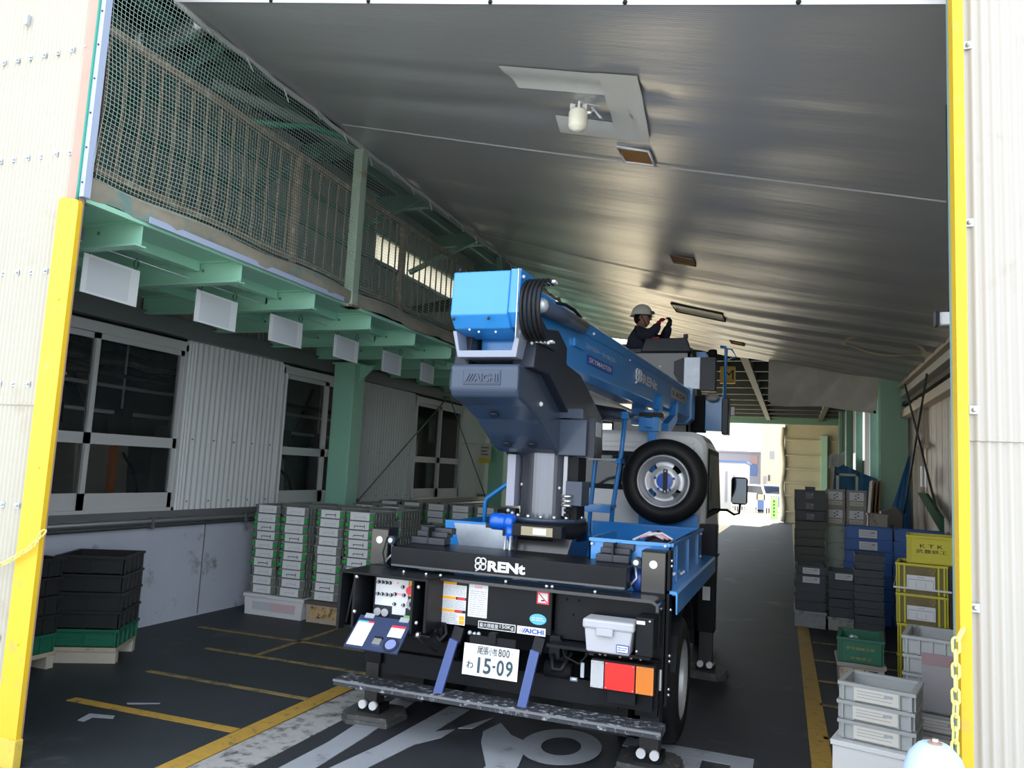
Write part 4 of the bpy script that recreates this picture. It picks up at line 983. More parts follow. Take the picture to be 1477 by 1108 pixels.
# fittings beside the outrigger housings
for x in (-2.40, -.83):
    P(MB().cyl((x, 4.40, 1.13), (x, 4.46, 1.13), .028, 14), 'hose_coupling', darkgrey); P(MB().cyl((x, 4.39, 1.13), (x, 4.402, 1.13), .016, 12), 'coupling_face', galv)
    P(MB().tube([(x - .01, 4.44, 1.10), (x, 4.43, 1.04), (x - .04, 4.42, .99)], .008, 6), 'hydraulic_hose', galv)
P(MB().tube([(-2.425, 4.40, 1.15), (-2.44, 4.38, 1.05), (-2.42, 4.38, .98), (-2.38, 4.36, .97)], .005, 6), 'cable', blackmat)
P(MB().lathe([(.05, 0), (.07, .02), (.07, .06), (.05, .08)], (-.86, 4.5, 1.02), (1, 0, 0), 18), 'cable_drum', mat('deep_blue', (.01, .05, .25), .4))

# --- turntable, pillar
ped = MB(); ped.add([(-1.76, 4.72, .99), (-1.36, 4.72, .99), (-1.36, 5.3, .99), (-1.76, 5.3, .99), (-1.72, 4.80, 1.19), (-1.32, 4.80, 1.19), (-1.32, 5.3, 1.19), (-1.72, 5.3, 1.19)], [(0, 1, 5, 4), (1, 2, 6, 5), (2, 3, 7, 6), (3, 0, 4, 7), (4, 5, 6, 7), (0, 3, 2, 1)])
tt = P(ped, 'turntable_pedestal', mat('dark_glossy_steel', (.06, .06, .065), .25, metal=.4))
P(MB().cyl((-1.58, 5.05, 1.17), (-1.58, 5.05, 1.285), .29, 36), 'slew_ring', black, tt)
P(MB().cyl((-1.58, 5.05, 1.285), (-1.58, 5.05, 1.31), .275, 36), 'flange', charcoal, tt)
ball_bolts([(-1.58 + .25 * math.cos(a), 5.05 + .25 * math.sin(a), 1.318) for a in [2 * PI * i / 18 for i in range(18)]], tt, .016)
P(bx(-1.70, -1.36, 4.70, 4.80, 1.19, 1.275), 'worm_gear_case', black, tt, .01)
P(bx(-1.63, -1.42, 4.694, 4.70, 1.205, 1.26), 'case_plate', mat('brass_plate', (.30, .26, .18), .35, metal=.5), tt); P(bx(-1.55, -1.46, 4.690, 4.694, 1.213, 1.253), 'plate_label', whitep, tt)
mo = P(MB().lathe([(0, 0), (.05, 0), (.055, .01), (.055, .08), (.05, .085), (.05, .10), (.055, .105), (.055, .15), (.045, .16), (0, .16)], (-1.85, 4.74, 1.275), (1, 0, 0), 24), 'slew_motor', mat('bright_blue', (.005, .11, .62), .3, coat=.4), tt)
P(MB().cyl((-1.715, 4.72, 1.25), (-1.715, 4.72, 1.17), .03, 12), 'motor_port', MATS['bright_blue'], tt)
P(bx(-1.885, -1.85, 4.72, 4.75, 1.23, 1.26), 'plug', blackp, tt)
for x in (-1.735, -1.70): P(MB().tube([(x, 4.70, 1.19), (x, 4.69, 1.10), (x + .005, 4.66, 1.04), (x + .01, 4.62, 1.0)], .010, 8), 'hydraulic_hose', galv, tt)
P(MB().tube([(-1.66, 4.70, 1.20), (-1.65, 4.66, 1.08), (-1.64, 4.64, .99)], .009, 6), 'hydraulic_hose', blackmat, tt)
pil = MB(); prof = []
for i in range(48):
    a = 2 * PI * i / 48; r = .165 + (.012 if (i // 4) % 2 == 0 else 0)
    prof.append((-1.58 + r * math.cos(a), 5.05 + r * math.sin(a)))
pil.prism(prof, 1.31, 1.80, 'z')
pl = P(pil, 'slew_pillar', mat('brushed_grey_steel', (.15, .16, .19), .28, metal=.7))
P(bx(-1.83, -1.77, 4.92, 5.15, 1.37, 1.72), 'side_cover', mat('lavender_grey', (.34, .36, .46), .4), pl, .004); P(bx(-1.425, -1.40, 4.90, 5.1, 1.33, 1.72), 'side_cover', tool_grey, pl)
P(bx(-1.40, -1.33, 4.92, 5.12, 1.30, 1.72), 'valve_block', blackmat, pl); P(bx(-1.40, -1.29, 4.88, 5.08, 1.40, 1.56), 'valve_cover', charcoal, pl, .004)
for z in (1.40, 1.43, 1.46): P(MB().cyl((-1.42, 4.86, z), (-1.35, 4.86, z), .010, 8), 'valve_fitting', chrome, pl)
for z in (1.34, 1.37): P(MB().cyl((-1.40, 4.87, z), (-1.36, 4.87, z), .010, 8), 'valve_fitting', blackmat, pl)
ball_bolts([(-1.74, 4.985, 1.52), (-1.46, 4.93, 1.51)], pl, .012, whitep)
P(bx(-1.78, -1.72, 4.82, 4.9, 1.31, 1.36), 'limit_switch', blackmat, pl); ball_bolts([(-1.77, 4.82, 1.345), (-1.74, 4.82, 1.33)], pl, .014, galv)
# --- counterweight cover
prof = [(4.00, 2.19), (4.00, 2.06), (4.03, 2.02), (4.2, 1.985), (4.42, 1.92), (4.60, 1.83), (4.76, 1.755), (4.84, 1.735), (4.95, 1.735), (5.02, 1.70), (5.3, 1.70), (5.3, 2.10), (4.5, 2.21), (4.02, 2.21)]
cw = P(MB().prism(prof, -1.87, -1.45, 'x'), 'counterweight_cover', charcoal, T, .02)
P(bx(-1.785, -1.555, 3.994, 4.0, 2.085, 2.17), 'badge_recess', charcoal, cw, .003)
P(bx(-1.778, -1.562, 3.991, 3.995, 2.092, 2.163), 'badge', charcoal, cw, .002)
text('embossed_lettering', 'AICHI', charcoal, cw, (-1.715, 3.990, 2.103), RXD, UP, .045, .145, bold=.03, relief=.006)
for k in range(3): P(MB().prism([(-1.77 + k * .017, 2.103), (-1.762 + k * .017, 2.103), (-1.738 + k * .017, 2.148), (-1.746 + k * .017, 2.148)], 3.984, 3.992, 'y'), 'embossed_bar', charcoal, cw)
for x, y, z in ((-1.70, 4.30, 1.95), (-1.74, 4.66, 1.79), (-1.57, 4.66, 1.79)):
    n_ = Vector((0, -.42, -.9)).normalized(); c = Vector((x, y, z)) + n_ * .012
    P(MB().cyl(c, c + n_ * .012, .032, 18, .028), 'drain_socket', darkgrey, cw)
ball_bolts([(-1.448, 4.42, 2.02)], cw, .016, whitep, 'cap')
# --- turret arm plates
for x0, x1 in ((-1.53, -1.395), (-1.90, -1.80)):
    ar = P(MB().prism([(4.10, 2.20), (4.14, 2.40), (4.30, 2.46), (4.56, 2.50), (5.80, 2.05), (5.86, 1.78), (5.2, 1.74), (4.9, 1.98), (4.4, 2.20)], x0, x1, 'x'), 'turret_arm', darkgrey, T, .008)
P(bx(-1.80, -1.53, 4.9, 5.7, 1.75, 1.9), 'turret_web', darkgrey)
eb = P(bx(-1.46, -1.27, 4.86, 5.10, 1.725, 1.965), 'turret_box', charcoal, T, .006)
P(bx(-1.27, -1.225, 4.90, 5.12, 1.72, 1.975), 'box_side', darkgrey, eb); P(bx(-1.455, -1.30, 4.84, 4.87, 1.97, 2.03), 'box_top', charcoal, eb)
P(bx(-1.2245, -1.2225, 4.93, 5.08, 1.86, 1.955), 'box_label', mat('speckled_label', (.5, .55, .62), .5, var=.5, vscale=90), eb)
# --- lift cylinder under the boom
lc = P(MB().cyl((-1.54, 5.55, 2.09), (-1.44, 6.75, 2.14), .062, 18), 'lift_cylinder', darkgrey)
P(MB().cyl((-1.44, 6.75, 2.14), (-1.40, 7.35, 2.17), .032, 14), 'piston_rod', chrome, lc); P(bx(-1.47, -1.33, 7.3, 7.42, 2.10, 2.30), 'rod_clevis', blue, lc)
P(bx(-1.70, -1.44, 5.6, 7.2, 2.215, 2.235), 'hose_tray', galv, lc)

# --- boom
bd = Vector((.063, 1, 0)).normalized(); BX0 = -1.6227
def bpt(s, x, z): return Vector((BX0, 4.0, 2.475)) + bd * s + Vector((x, 0, z))
def bseg(s0, s1, w_, zb0, zt0, zb1=None, zt1=None, ch=.05):
    zb1 = zb0 if zb1 is None else zb1; zt1 = zt0 if zt1 is None else zt1
    def ring(s, zb, zt):
        return [bpt(s, x, z) for x, z in ((-w_ / 2, zb + ch), (-w_ / 2 + ch, zb), (w_ / 2 - ch, zb), (w_ / 2, zb + ch), (w_ / 2, zt - ch * .4), (w_ / 2 - ch * .4, zt), (-w_ / 2 + ch * .4, zt), (-w_ / 2, zt - ch * .4))]
    vs = ring(s0, zb0, zt0) + ring(s1, zb1, zt1)
    return MB().add(vs, [tuple(range(8)), tuple(range(15, 7, -1))] + [(i, 8 + i, 8 + (i + 1) % 8, (i + 1) % 8) for i in range(8)])
boom = P(bseg(.25, 5.15, .36, -.213, .225, -.213, .168), 'boom', blue, T, .006)
P(bseg(4.98, 5.15, .41, -.238, .185, ch=.06), 'boom_collar', blue, boom)
P(bseg(5.15, 5.30, .29, -.18, .12), 'inner_boom', blue, boom)
fx = .182
def bside(s0, s1, z0, z1, m, nm, th=.003, parent=boom): return P(MB().add([bpt(s, fx + h, z) for h in (0, th) for s in (s0, s1) for z in (z0, z1)], [(0, 2, 3, 1), (4, 5, 7, 6), (0, 1, 5, 4), (2, 6, 7, 3), (0, 4, 6, 2), (1, 3, 7, 5)]), nm, m, parent)
bside(.6, 4.95, .105, .111, blue, 'seam', .006)
bside(1.16, 1.80, -.095, -.028, bluep, 'name_plate')
sd = bd; su = Vector((0, 0, 1))
text('lettering', 'SKYMASTER', whitep, boom, bpt(1.20, fx + .004, -.080), sd, su, .036, .56, bold=.008, shear=.2)
text('lettering', 'スカイマスター・12m 150kg 又は 1', whitep, boom, bpt(1.12, fx + .002, .0), sd, su, .045, .76)
text('lettering', 'RENt', whitep, boom, bpt(2.74, fx + .002, -.045), sd, su, .088, .56, bold=.045)
cl = MB()
for k in range(4):
    a = PI / 4 + k * PI / 2; c0 = bpt(2.60 + .055 * math.cos(a), fx + .004, .01 + .030 * math.sin(a))
    cl.tube([c0 + sd * .052 * math.cos(t) + su * .029 * math.sin(t) for t in [2 * PI * i / 14 for i in range(14)]], .008, 5, True)
cl.tube([bpt(2.60, fx + .004, -.01), bpt(2.57, fx + .004, -.045), bpt(2.50, fx + .004, -.065)], .008, 5); P(cl, 'clover_emblem', whitep, boom)
bside(3.95, 4.72, -.035, .070, mat('plate_grey', (.50, .50, .51), .5), 'maker_plate')
for ch, x0, x1 in (('A', 0, .13), ('I', .16, .185), ('C', .215, .31), ('H', .345, .43), ('I', .46, .485)): text('character', ch, blackp, boom, bpt(4.15 + x0, fx + .005, -.010), sd, su, .055, x1 - x0, bold=.03)
for k in range(2): bside(4.01 + k * .05, 4.03 + k * .05, -.010, .045, blackp, 'plate_bar', .004)
bside(.85, 1.05, -.02, .03, blue, 'access_boss', .02)
for s_, z in ((1.3, .14), (2.3, .10), (3.4, .2)): P(MB().ball(bpt(s_, fx, z), .011, 8), 'bolt', whitep, boom)
# tail cover
tc = MB(); tp_ = [(-1.845, 2.74), (-1.845, 2.47), (-1.78, 2.42), (-1.56, 2.42), (-1.485, 2.47), (-1.485, 2.74)]
tco = P(MB().prism([(3.95, 2.735), (3.93, 2.48), (4.0, 2.41), (4.20, 2.38), (4.20, 2.745)], -1.86, -1.51, 'x'), 'boom_tail_cover', blue, T, .008)
P(MB().prism([(3.965, 2.745), (3.945, 2.49), (4.02, 2.42), (4.25, 2.40), (4.25, 2.75)], -1.51, -1.45, 'x'), 'cover_side', blue, tco)
ball_bolts([(-1.835, 3.93, 2.455), (-1.62, 3.93, 2.455), (-1.82, 3.95, 2.745)], tco, .010, darkgrey); ball_bolts([(-1.75, 3.97, 2.40), (-1.70, 3.99, 2.39), (-1.60, 4.0, 2.39)], tco, .007, whitep)
yk = MB(); yk.prism([(-1.87, 2.40), (-1.845, 2.40), (-1.82, 2.285), (-1.50, 2.285), (-1.475, 2.40), (-1.45, 2.40), (-1.47, 2.245), (-1.83, 2.245)], 4.0, 4.3, 'y')
P(yk, 'tail_yoke', mat('yoke_grey', (.22, .25, .33), .35, coat=.3), T, .004); P(bx(-1.84, -1.48, 4.28, 4.32, 2.25, 2.45), 'yoke_back', blackp)
# hose loop on the side
hc = Vector((-1.40, 4.10, 2.53))
for k in range(5):
    r = .175; x = -1.435 + k * .026
    P(MB().tube([(x, 4.10 + .04 + (r + .03) * math.cos(t), 2.535 + r * math.sin(t)) for t in [PI * (.42 + 1.16 * i / 18) for i in range(19)]], .0115, 8), 'hose_loop', rubber)
P(bx(-1.46, -1.455, 3.94, 4.35, 2.35, 2.74), 'hose_back_plate', galv); P(bx(-1.44, -1.30, 4.13, 4.18, 2.350, 2.362), 'hose_clamp', whitep); P(bx(-1.44, -1.30, 4.13, 4.18, 2.70, 2.715), 'hose_clamp', whitep)
ball_bolts([(-1.42, 4.12, 2.345), (-1.32, 4.12, 2.345), (-1.44, 3.98, 2.70)], T, .012, galv)
tcx = P(MB().cyl((-1.37, 4.12, 2.56), (-1.35, 4.95, 2.60), .048, 18), 'telescopic_cylinder', charcoal); P(MB().ball((-1.36, 4.08, 2.555), .045, 10), 'cylinder_head', galv, tcx); P(MB().ball((-1.35, 5.0, 2.605), .035, 10), 'cylinder_end', galv, tcx)
P(MB().tube([(-1.35, 4.35, 2.63), (-1.34, 4.5, 2.65), (-1.34, 4.7, 2.66), (-1.34, 4.85, 2.645)], .010, 6), 'cylinder_hose', blackmat, tcx)
P(MB().prism([(4.15, 2.5), (4.45, 2.38), (4.45, 2.35), (4.15, 2.35)], -1.42, -1.38, 'x'), 'cylinder_bracket', darkgrey, tcx)
# hooks under the boom and hydraulic fittings
for s_ in (3.35, 4.05):
    P(MB().prism([(bpt(s_, 0, 0).y + a, bpt(s_, 0, 0).z + b) for a, b in ((-.5, -.34), (-.05, -.22), (.0, -.10), (.05, -.06), (.10, -.10), (.10, -.26), (-.05, -.32), (-.3, -.40), (-.5, -.42))], bpt(s_, fx, 0).x - .03, bpt(s_, fx, 0).x + .035, 'x'), 'boom_hook', blue, boom)
P(bx(-1.28, -1.20, 6.95, 7.1, 2.08, 2.22), 'hook_foot', blue, boom)
# --- boom rest, ladder, spare wheel
br = P(bx(-1.24, -1.16, 6.92, 7.0, .98, 2.12), 'boom_rest_post', blue, T, .004); P(bx(-1.32, -1.14, 6.9, 7.02, 2.02, 2.15), 'boom_rest_head', blue, br, .006)
P(bx(-1.32, -1.12, 6.9, 7.05, 2.15, 2.19), 'rest_pad', rubber, br)
ld_ = MB(); ld_.tube([(-1.62, 6.55, 2.13), (-1.62, 6.57, 1.80), (-1.67, 6.62, 1.24), (-1.67, 6.62, .985)], .02, 8); ld_.tube([(-1.37, 6.55, 2.13), (-1.40, 6.57, 1.80), (-1.47, 6.62, 1.32), (-1.49, 6.62, .985)], .02, 8)
lo = P(ld_, 'ladder', blue, T)
P(MB().bar((-1.64, 6.55, 2.13), (-1.34, 6.55, 2.13), .05, .06), 'top_rung', blue, lo); P(bx(-1.66, -1.42, 6.45, 6.65, 1.73, 1.75), 'tread', tool_grey, lo); P(bx(-1.44, -1.38, 6.46, 6.64, 1.715, 1.755), 'tread_end', blue, lo); P(bx(-1.69, -1.45, 6.45, 6.68, 1.33, 1.355), 'tread', blue, lo); P(bx(-1.69, -1.45, 6.44, 6.45, 1.29, 1.355), 'tread_lip', blue, lo)
sw_c = Vector((-1.06, 6.82, 1.58)); r = .37; w_ = .20
prof = [(.225, -w_ / 2 + .02), (.24, -w_ / 2), (.29, -w_ / 2 - .005), (.335, -w_ / 2 + .01), (r - .012, -w_ / 2 + .035), (r, -w_ / 2 + .06), (r, w_ / 2 - .05), (r - .02, w_ / 2 - .03), (.30, w_ / 2), (.225, w_ / 2), (.225, -w_ / 2 + .02)]
sp = P(MB().lathe(prof, sw_c, (0, 1, 0), 56), 'spare_wheel', rubber)
rimb = MB().lathe([(.232, -.085), (.225, -.098), (.215, -.10), (.208, -.085), (.205, -.05), (.19, -.035), (.185, .0), (.168, .008), (.128, .0), (.095, -.02), (.05, -.02), (.05, .02), (0, .02)], sw_c, (0, 1, 0), 48)
keep = [i for i, f_ in enumerate(rimb.f) if not (i // 48 == 7 and (i % 48) % 12 in (4, 5, 6, 7))]     # four real hand holes through the disc
rimb.f = [rimb.f[i] for i in keep]; rimb.sm = [rimb.sm[i] for i in keep]
P(rimb, 'rim', silver, sp)
for k in range(5):
    a = math.radians(18 + 72 * k); c = sw_c + Vector((.085 * math.cos(a), -.024, .085 * math.sin(a))); P(MB().cyl(c, c + Vector((0, .01, 0)), .012, 12), 'stud_hole', bluep, sp)
P(MB().cyl(sw_c + Vector((0, -.028, 0)), sw_c + Vector((0, -.015, 0)), .068, 28), 'centre_disc', mat('bright_blue', (0, 0, 0)), sp); P(bx(sw_c.x - .018 + .01, sw_c.x + .018 + .01, sw_c.y - .045, sw_c.y - .028, sw_c.z - .10, sw_c.z + .105), 'clamp_bar', blackp, sp)
for s_ in (-1, 1): P(MB().ball((sw_c.x + .01, sw_c.y - .046, sw_c.z + s_ * .088), .013, 8), 'clamp_nut', chrome, sp)
P(bx(-1.3, -.78, 6.93, 7.0, 1.18, 1.3), 'spare_carrier', blue, T)
# --- cab
def cab_ring(y, z0, z1, inset=0.0, r=.12):
    x0, x1 = -2.45 + inset, -.74 - inset; pts = [(x0, z0), (x1, z0)]
    for i in range(5):
        a = i / 4 * PI / 2; pts.append((x1 - r + r * math.cos(a), z1 - r + r * math.sin(a)))
    for i in range(5):
        a = PI / 2 + i / 4 * PI / 2; pts.append((x0 + r + r * math.cos(a), z1 - r + r * math.sin(a)))
    return [(x, y, z) for x, z in pts]
rings = [cab_ring(7.15, .75, 2.0, .03, .14), cab_ring(7.18, .75, 2.04, .0, .14), cab_ring(7.9, .70, 2.06, 0, .16), cab_ring(8.35, .62, 2.03, 0, .2), cab_ring(8.75, .6, 1.55, .02, .12), cab_ring(8.9, .6, 1.2, .05, .1)]
n_ = len(rings[0]); cbm = MB(); cbm.add([v for q in rings for v in q], [tuple(range(n_))[::-1], tuple(range((len(rings) - 1) * n_, len(rings) * n_))] + [(i * n_ + k, i * n_ + (k + 1) % n_, (i + 1) * n_ + (k + 1) % n_, (i + 1) * n_ + k) for i in range(len(rings) - 1) for k in range(n_)])
cabo = P(cbm, 'cab', white, T, .01)
P(bx(-2.2, -1.0, 7.138, 7.15, 1.52, 1.80), 'rear_window', cabglass, cabo, .02); P(bx(-2.24, -.96, 7.142, 7.15, 1.48, 1.84), 'window_seal', blackmat, cabo, .02)
for z in (1.88, 1.93): P(bx(-2.3, -.85, 7.135, 7.16, z, z + .02), 'rear_rib', white, cabo)
for x in (-2.2, -1.9, -1.6, -1.3, -1.0): P(bx(x - .01, x + .01, 7.138, 7.16, .9, 1.42), 'rear_rib', white, cabo)
P(bx(-2.3, -.80, 7.05, 7.14, .98, 1.06), 'air_intake', blackmat, cabo)
for s_, x in ((1, -.742), (-1, -2.452)):
    P(MB().prism([(7.35, 1.30), (7.35, 1.85), (8.25, 1.85), (8.55, 1.32)], x, x + s_ * .012, 'x'), 'side_window', cabglass, cabo)
    P(MB().prism([(7.28, 1.26), (7.28, 1.90), (8.3, 1.90), (8.65, 1.28)], x - s_ * .001, x + s_ * .006, 'x'), 'window_seal', blackmat, cabo)
    P(MB().prism([(7.25, .82), (7.25, .84), (8.6, .84), (8.6, .82)], x, x + s_ * .01, 'x'), 'door_seam', blackmat, cabo)
    P(bx(x, x + s_ * .03, 7.4, 7.55, 1.16, 1.20), 'door_handle', blackmat, cabo)
    mx_ = x + s_ * .20
    mi = P(bx(mx_ - .085, mx_ + .085, 8.58, 8.66, 1.365, 1.655), 'door_mirror', blackp, cabo, .03); P(bx(mx_ - .072, mx_ + .072, 8.574, 8.58, 1.38, 1.64), 'mirror_glass', mat('mirror_glass', (.06, .07, .08), .04, metal=.9), cabo)
    P(MB().tube([(x, 8.5, 1.30), (x + s_ * .08, 8.56, 1.30), (x + s_ * .15, 8.62, 1.255), (x + s_ * .20, 8.62, 1.27), (x + s_ * .21, 8.62, 1.38)], .014, 8), 'mirror_arm', blackmat, cabo)
P(MB().prism([(8.42, 1.95), (8.73, 1.58), (8.745, 1.60), (8.435, 1.97)], -2.3, -.9, 'x'), 'windscreen', cabglass, cabo)
P(bx(-2.4, -.78, 8.82, 8.95, .42, .68), 'front_bumper', white, cabo, .03)
# --- bucket and its gear at the boom tip
Bk = P(MB().box(-2.12, -1.19, 9.33, 10.13, 2.10, 2.14), 'bucket_floor', tool_grey)
for (x0, x1, y0, y1) in ((-2.12, -1.19, 9.33, 9.355), (-2.12, -1.19, 10.105, 10.13), (-2.12, -2.095, 9.33, 10.13), (-1.215, -1.19, 9.33, 10.13)): P(bx(x0, x1, y0, y1, 2.12, 3.14), 'bucket_wall', mat('bucket_grey', (.36, .37, .38), .4), Bk)
rim = MB(); rim.prism([(-1.78, 3.13), (-1.17, 3.13), (-1.23, 3.30), (-1.72, 3.30)], 9.27, 9.41, 'y'); rim.box(-2.15, -1.16, 9.30, 9.38, 3.12, 3.18); rim.box(-2.15, -1.16, 10.08, 10.16, 3.12, 3.18); rim.box(-2.15, -2.07, 9.30, 10.16, 3.12, 3.18)
P(rim, 'bucket_rim', darkgrey, Bk, .01); P(bx(-1.27, -1.22, 9.30, 9.36, 3.30, 3.35), 'rim_stub', darkgrey, Bk)
P(bx(-1.66, -1.58, 9.38, 9.44, 3.29, 3.33), 'red_handle', redp, Bk)
cbx = P(bx(-1.24, -1.05, 9.20, 9.27, 2.67, 3.05), 'bucket_control_box', galv, T, .004); P(bx(-1.05, -.88, 9.21, 9.45, 2.66, 3.05), 'box_side', darkgrey, cbx); P(MB().prism([(-1.36, 3.0), (-1.24, 3.05), (-1.24, 2.67), (-1.30, 2.75), (-1.36, 2.85)], 9.21, 9.32, 'y'), 'box_wing', darkgrey, cbx)
P(bx(-1.02, -.80, 9.55, 9.75, 2.20, 2.62), 'bucket_bracket', blue, T, .006); P(bx(-.82, -.74, 9.5, 9.8, 2.16, 2.60), 'bracket_side', darkgrey, T, .01); P(bx(-1.18, -1.02, 9.5, 9.75, 2.18, 2.62), 'rotator', blackmat, T, .01)
P(MB().tube([(-.80, 9.6, 2.55), (-.79, 9.6, 3.20), (-.80, 9.6, 3.23), (-.86, 9.6, 3.24)], .02, 8), 'guard_post', blue); P(MB().tube([(-.80, 9.6, 3.22), (-.72, 9.55, 3.2), (-.66, 9.5, 3.10), (-.80, 9.6, 3.08)], .010, 6), 'guard_loop', blue)
P(bx(-1.14, -1.02, 9.55, 9.7, 3.05, 3.17), 'winch_bracket', blue); P(MB().lathe([(.0, 0), (.05, 0), (.06, .03), (.06, .07), (.05, .10), (0, .10)], (-1.0, 9.6, 3.15), (1, 0, 0), 16), 'winch', blackmat); P(MB().cyl((-1.0, 9.6, 3.02), (-1.0, 9.6, 3.14), .035, 10), 'insulator', whitep)
P(MB().ball((-.93, 9.45, 2.60), .075, 12, (1.1, .8, .7)), 'cloth_bundle', mat('grey_cloth', (.45, .44, .42), .9, bump=.5, bscale=25))
P(bx(-.72, -.68, 9.6, 9.7, 2.40, 2.5), 'tag', whitep)

# ================================================================ crates
ORD = ['topmost', 'second', 'third', 'fourth', 'fifth', 'sixth', 'seventh', 'eighth', 'ninth', 'tenth', 'eleventh', 'twelfth', 'thirteenth', 'fourteenth']
def L(mb, name, m, parent, bevel=0.0): return mb.build(name, m, parent, bevel, off=(0, 0, 0))
card = mat('white_card', (.72, .74, .77), .6, var=.04)
clipg = mat('green_clip', (.02, .36, .07), .45)
meshgrey = mat('grey_mesh_plastic', (.17, .185, .175), .5, var=.25, vscale=25)
def card_print(w_, h, m=greyp):
    b = MB(); y = -.0022
    b.box(-w_ * .28, w_ * .30, y, -.001, -h * .16, -h * .06); b.box(-w_ * .28, -w_ * .25, y, -.001, -h * .38, -h * .06); b.box(w_ * .27, w_ * .30, y, -.001, -h * .38, h * .14)
    return b
def make_tray(clips, tone, name='parts_tray'):
    """shallow stackable parts tray with a card on its front and green side clips"""
    W_, D_, H_ = .315, .44, .0885
    o = thing(name, 'tray', 'tray', (0, 0, 0), 0, 'stacked parts trays with white cards')
    b = MB(); t = .006
    b.box(-W_ / 2, W_ / 2, 0, t, .004, H_ - .012); b.box(-W_ / 2, W_ / 2, D_ - t, D_, .004, H_ - .012); b.box(-W_ / 2, -W_ / 2 + t, 0, D_, .004, H_ - .012); b.box(W_ / 2 - t, W_ / 2, 0, D_, .004, H_ - .012); b.box(-W_ / 2, W_ / 2, 0, D_, .0, .006)
    for i in range(6): x = -W_ / 2 + .02 + i * (W_ - .04) / 5; b.box(x - .005, x + .005, -.006, 0, .006, H_ - .014)
    for i in range(7): y = .03 + i * (D_ - .06) / 6; b.box(W_ / 2, W_ / 2 + .006, y - .006, y + .006, .006, H_ - .014); b.box(-W_ / 2 - .006, -W_ / 2, y - .006, y + .006, .006, H_ - .014)
    L(b, 'body', meshgrey, o)
    r = MB(); e = .007
    r.box(-W_ / 2 - e, W_ / 2 + e, -e, .01, H_ - .014, H_); r.box(-W_ / 2 - e, W_ / 2 + e, D_ - .01, D_ + e, H_ - .014, H_); r.box(-W_ / 2 - e, -W_ / 2 + .008, -e, D_ + e, H_ - .014, H_); r.box(W_ / 2 - .008, W_ / 2 + e, -e, D_ + e, H_ - .014, H_)
    L(r, 'rim', mat('grey_mesh_rim', (.24, .26, .25), .5, var=.15), o)
    c = L(MB().box(-.112, .105, -.0125, -.0095, .006, H_ - .006), 'card', card, o)
    pr = card_print(.2, .066, blackp if tone else greyp)
    po = L(pr, 'card_print', blackp if tone else mat('pale_grey_print', (.55, .57, .60), .6), c); po.location = (-.0025, -.0115, .046)
    if clips:
        for x in (-.136, .132): L(MB().cyl((x, -.022, .044), (x, -.004, .044), .019, 10).box(x - .024, x + .024, -.012, -.004, .028, .060), 'clip', clipg, o)
    return o
protos = {(c, t): make_tray(c, t) for c in (0, 1) for t in (0, 1)}
used = {k: False for k in protos}
def place_tray(key, loc, rz, label, group):
    p = protos[key]
    if not used[key]:
        used[key] = True; p.location = loc; p.rotation_euler = (0, 0, rz); p['label'] = label; p['group'] = group; return p
    return dup(p, loc, rz, label, group)
PITCH = .0905
def tray_stack(x, y, z0, n, where, pat, jig=.006):
    for i in range(n):
        lvl = n - 1 - i
        c = 1 if pat[lvl % len(pat)] in 'gG' else 0; t = 1 if pat[lvl % len(pat)] in 'Gd' else 0
        place_tray((c, t), (x + random.uniform(-jig, jig), y + random.uniform(-jig, jig), z0 + i * PITCH), random.uniform(-.012, .012),
                   '%s parts tray %sin the %s' % (ORD[lvl], 'down ' if lvl else '', where), 'stacked parts trays with white cards')
tray_stack(-5.135, 6.74, .215, 10, 'wall end stack on the white box', 'wgGGggGwww')
tray_stack(-4.785, 6.74, .215, 10, 'free end stack on the white box', 'wggGgGgGww')
tray_stack(-4.375, 6.74, .215, 10, 'wall end stack on the rusty wooden box', 'Ggwwwwggdw')
tray_stack(-4.030, 6.74, .215, 10, 'outrigger end stack on the rusty wooden box', 'gGGGGGgggw')
def base_box(name, label, x0, x1, y0, y1, h, m, rimm, n=0):
    o = thing(name, label, 'box', ((x0 + x1) / 2, y0, 0)); w_ = (x1 - x0) / 2; d = y1 - y0
    L(MB().prism([(-w_ + .015, 0), (w_ - .015, 0), (w_, h - .03), (-w_, h - .03)], 0, d, 'y'), 'body', m, o, .004)
    L(MB().box(-w_ - .012, w_ + .012, -.012, d + .012, h - .035, h - .002), 'rim', rimm, o, .004)
    return o
wbx = base_box('plinth_box', 'white plastic box on the floor under two stacks of parts trays', -5.315, -4.60, 6.70, 7.2, .213, white, white)
L(MB().box(-.25, -.03, -.004, .002, .06, .14), 'notice', mat('grey_lilac_notice', (.52, .54, .58), .6), wbx); L(MB().box(-.03, .27, -.004, .002, .055, .14), 'notice', mat('pale_pink_notice', (.62, .46, .50), .6), wbx)
rb = base_box('wooden_box', 'rusty stained wooden box under two stacks of parts trays', -4.565, -3.855, 6.70, 7.2, .213, woodm, mat('dark_rim_wood', (.10, .085, .075), .7, var=.3))
L(MB().box(-.30, .32, -.006, .0, .05, .16), 'stained_panel', mat('rust_burn', (.50, .34, .17), .7, var=.2, vscale=10, dirt=(.05, .025, .015), dirt_amt=.45, dscale=14), rb)
def pallet(x0, x1, y0, y1, h, label, m=blackmat):
    o = thing('plastic_pallet', label, 'pallet', ((x0 + x1) / 2, (y0 + y1) / 2, 0)); w_ = (x1 - x0) / 2; d = (y1 - y0) / 2
    L(MB().box(-w_, w_, -d, d, h - .02, h), 'top_deck', m, o)
    for s_ in (-1, 0, 1): L(MB().box(s_ * w_ * .86 - .04, s_ * w_ * .86 + .04, -d, d, 0, h - .02), 'bearer', m, o)
    return o
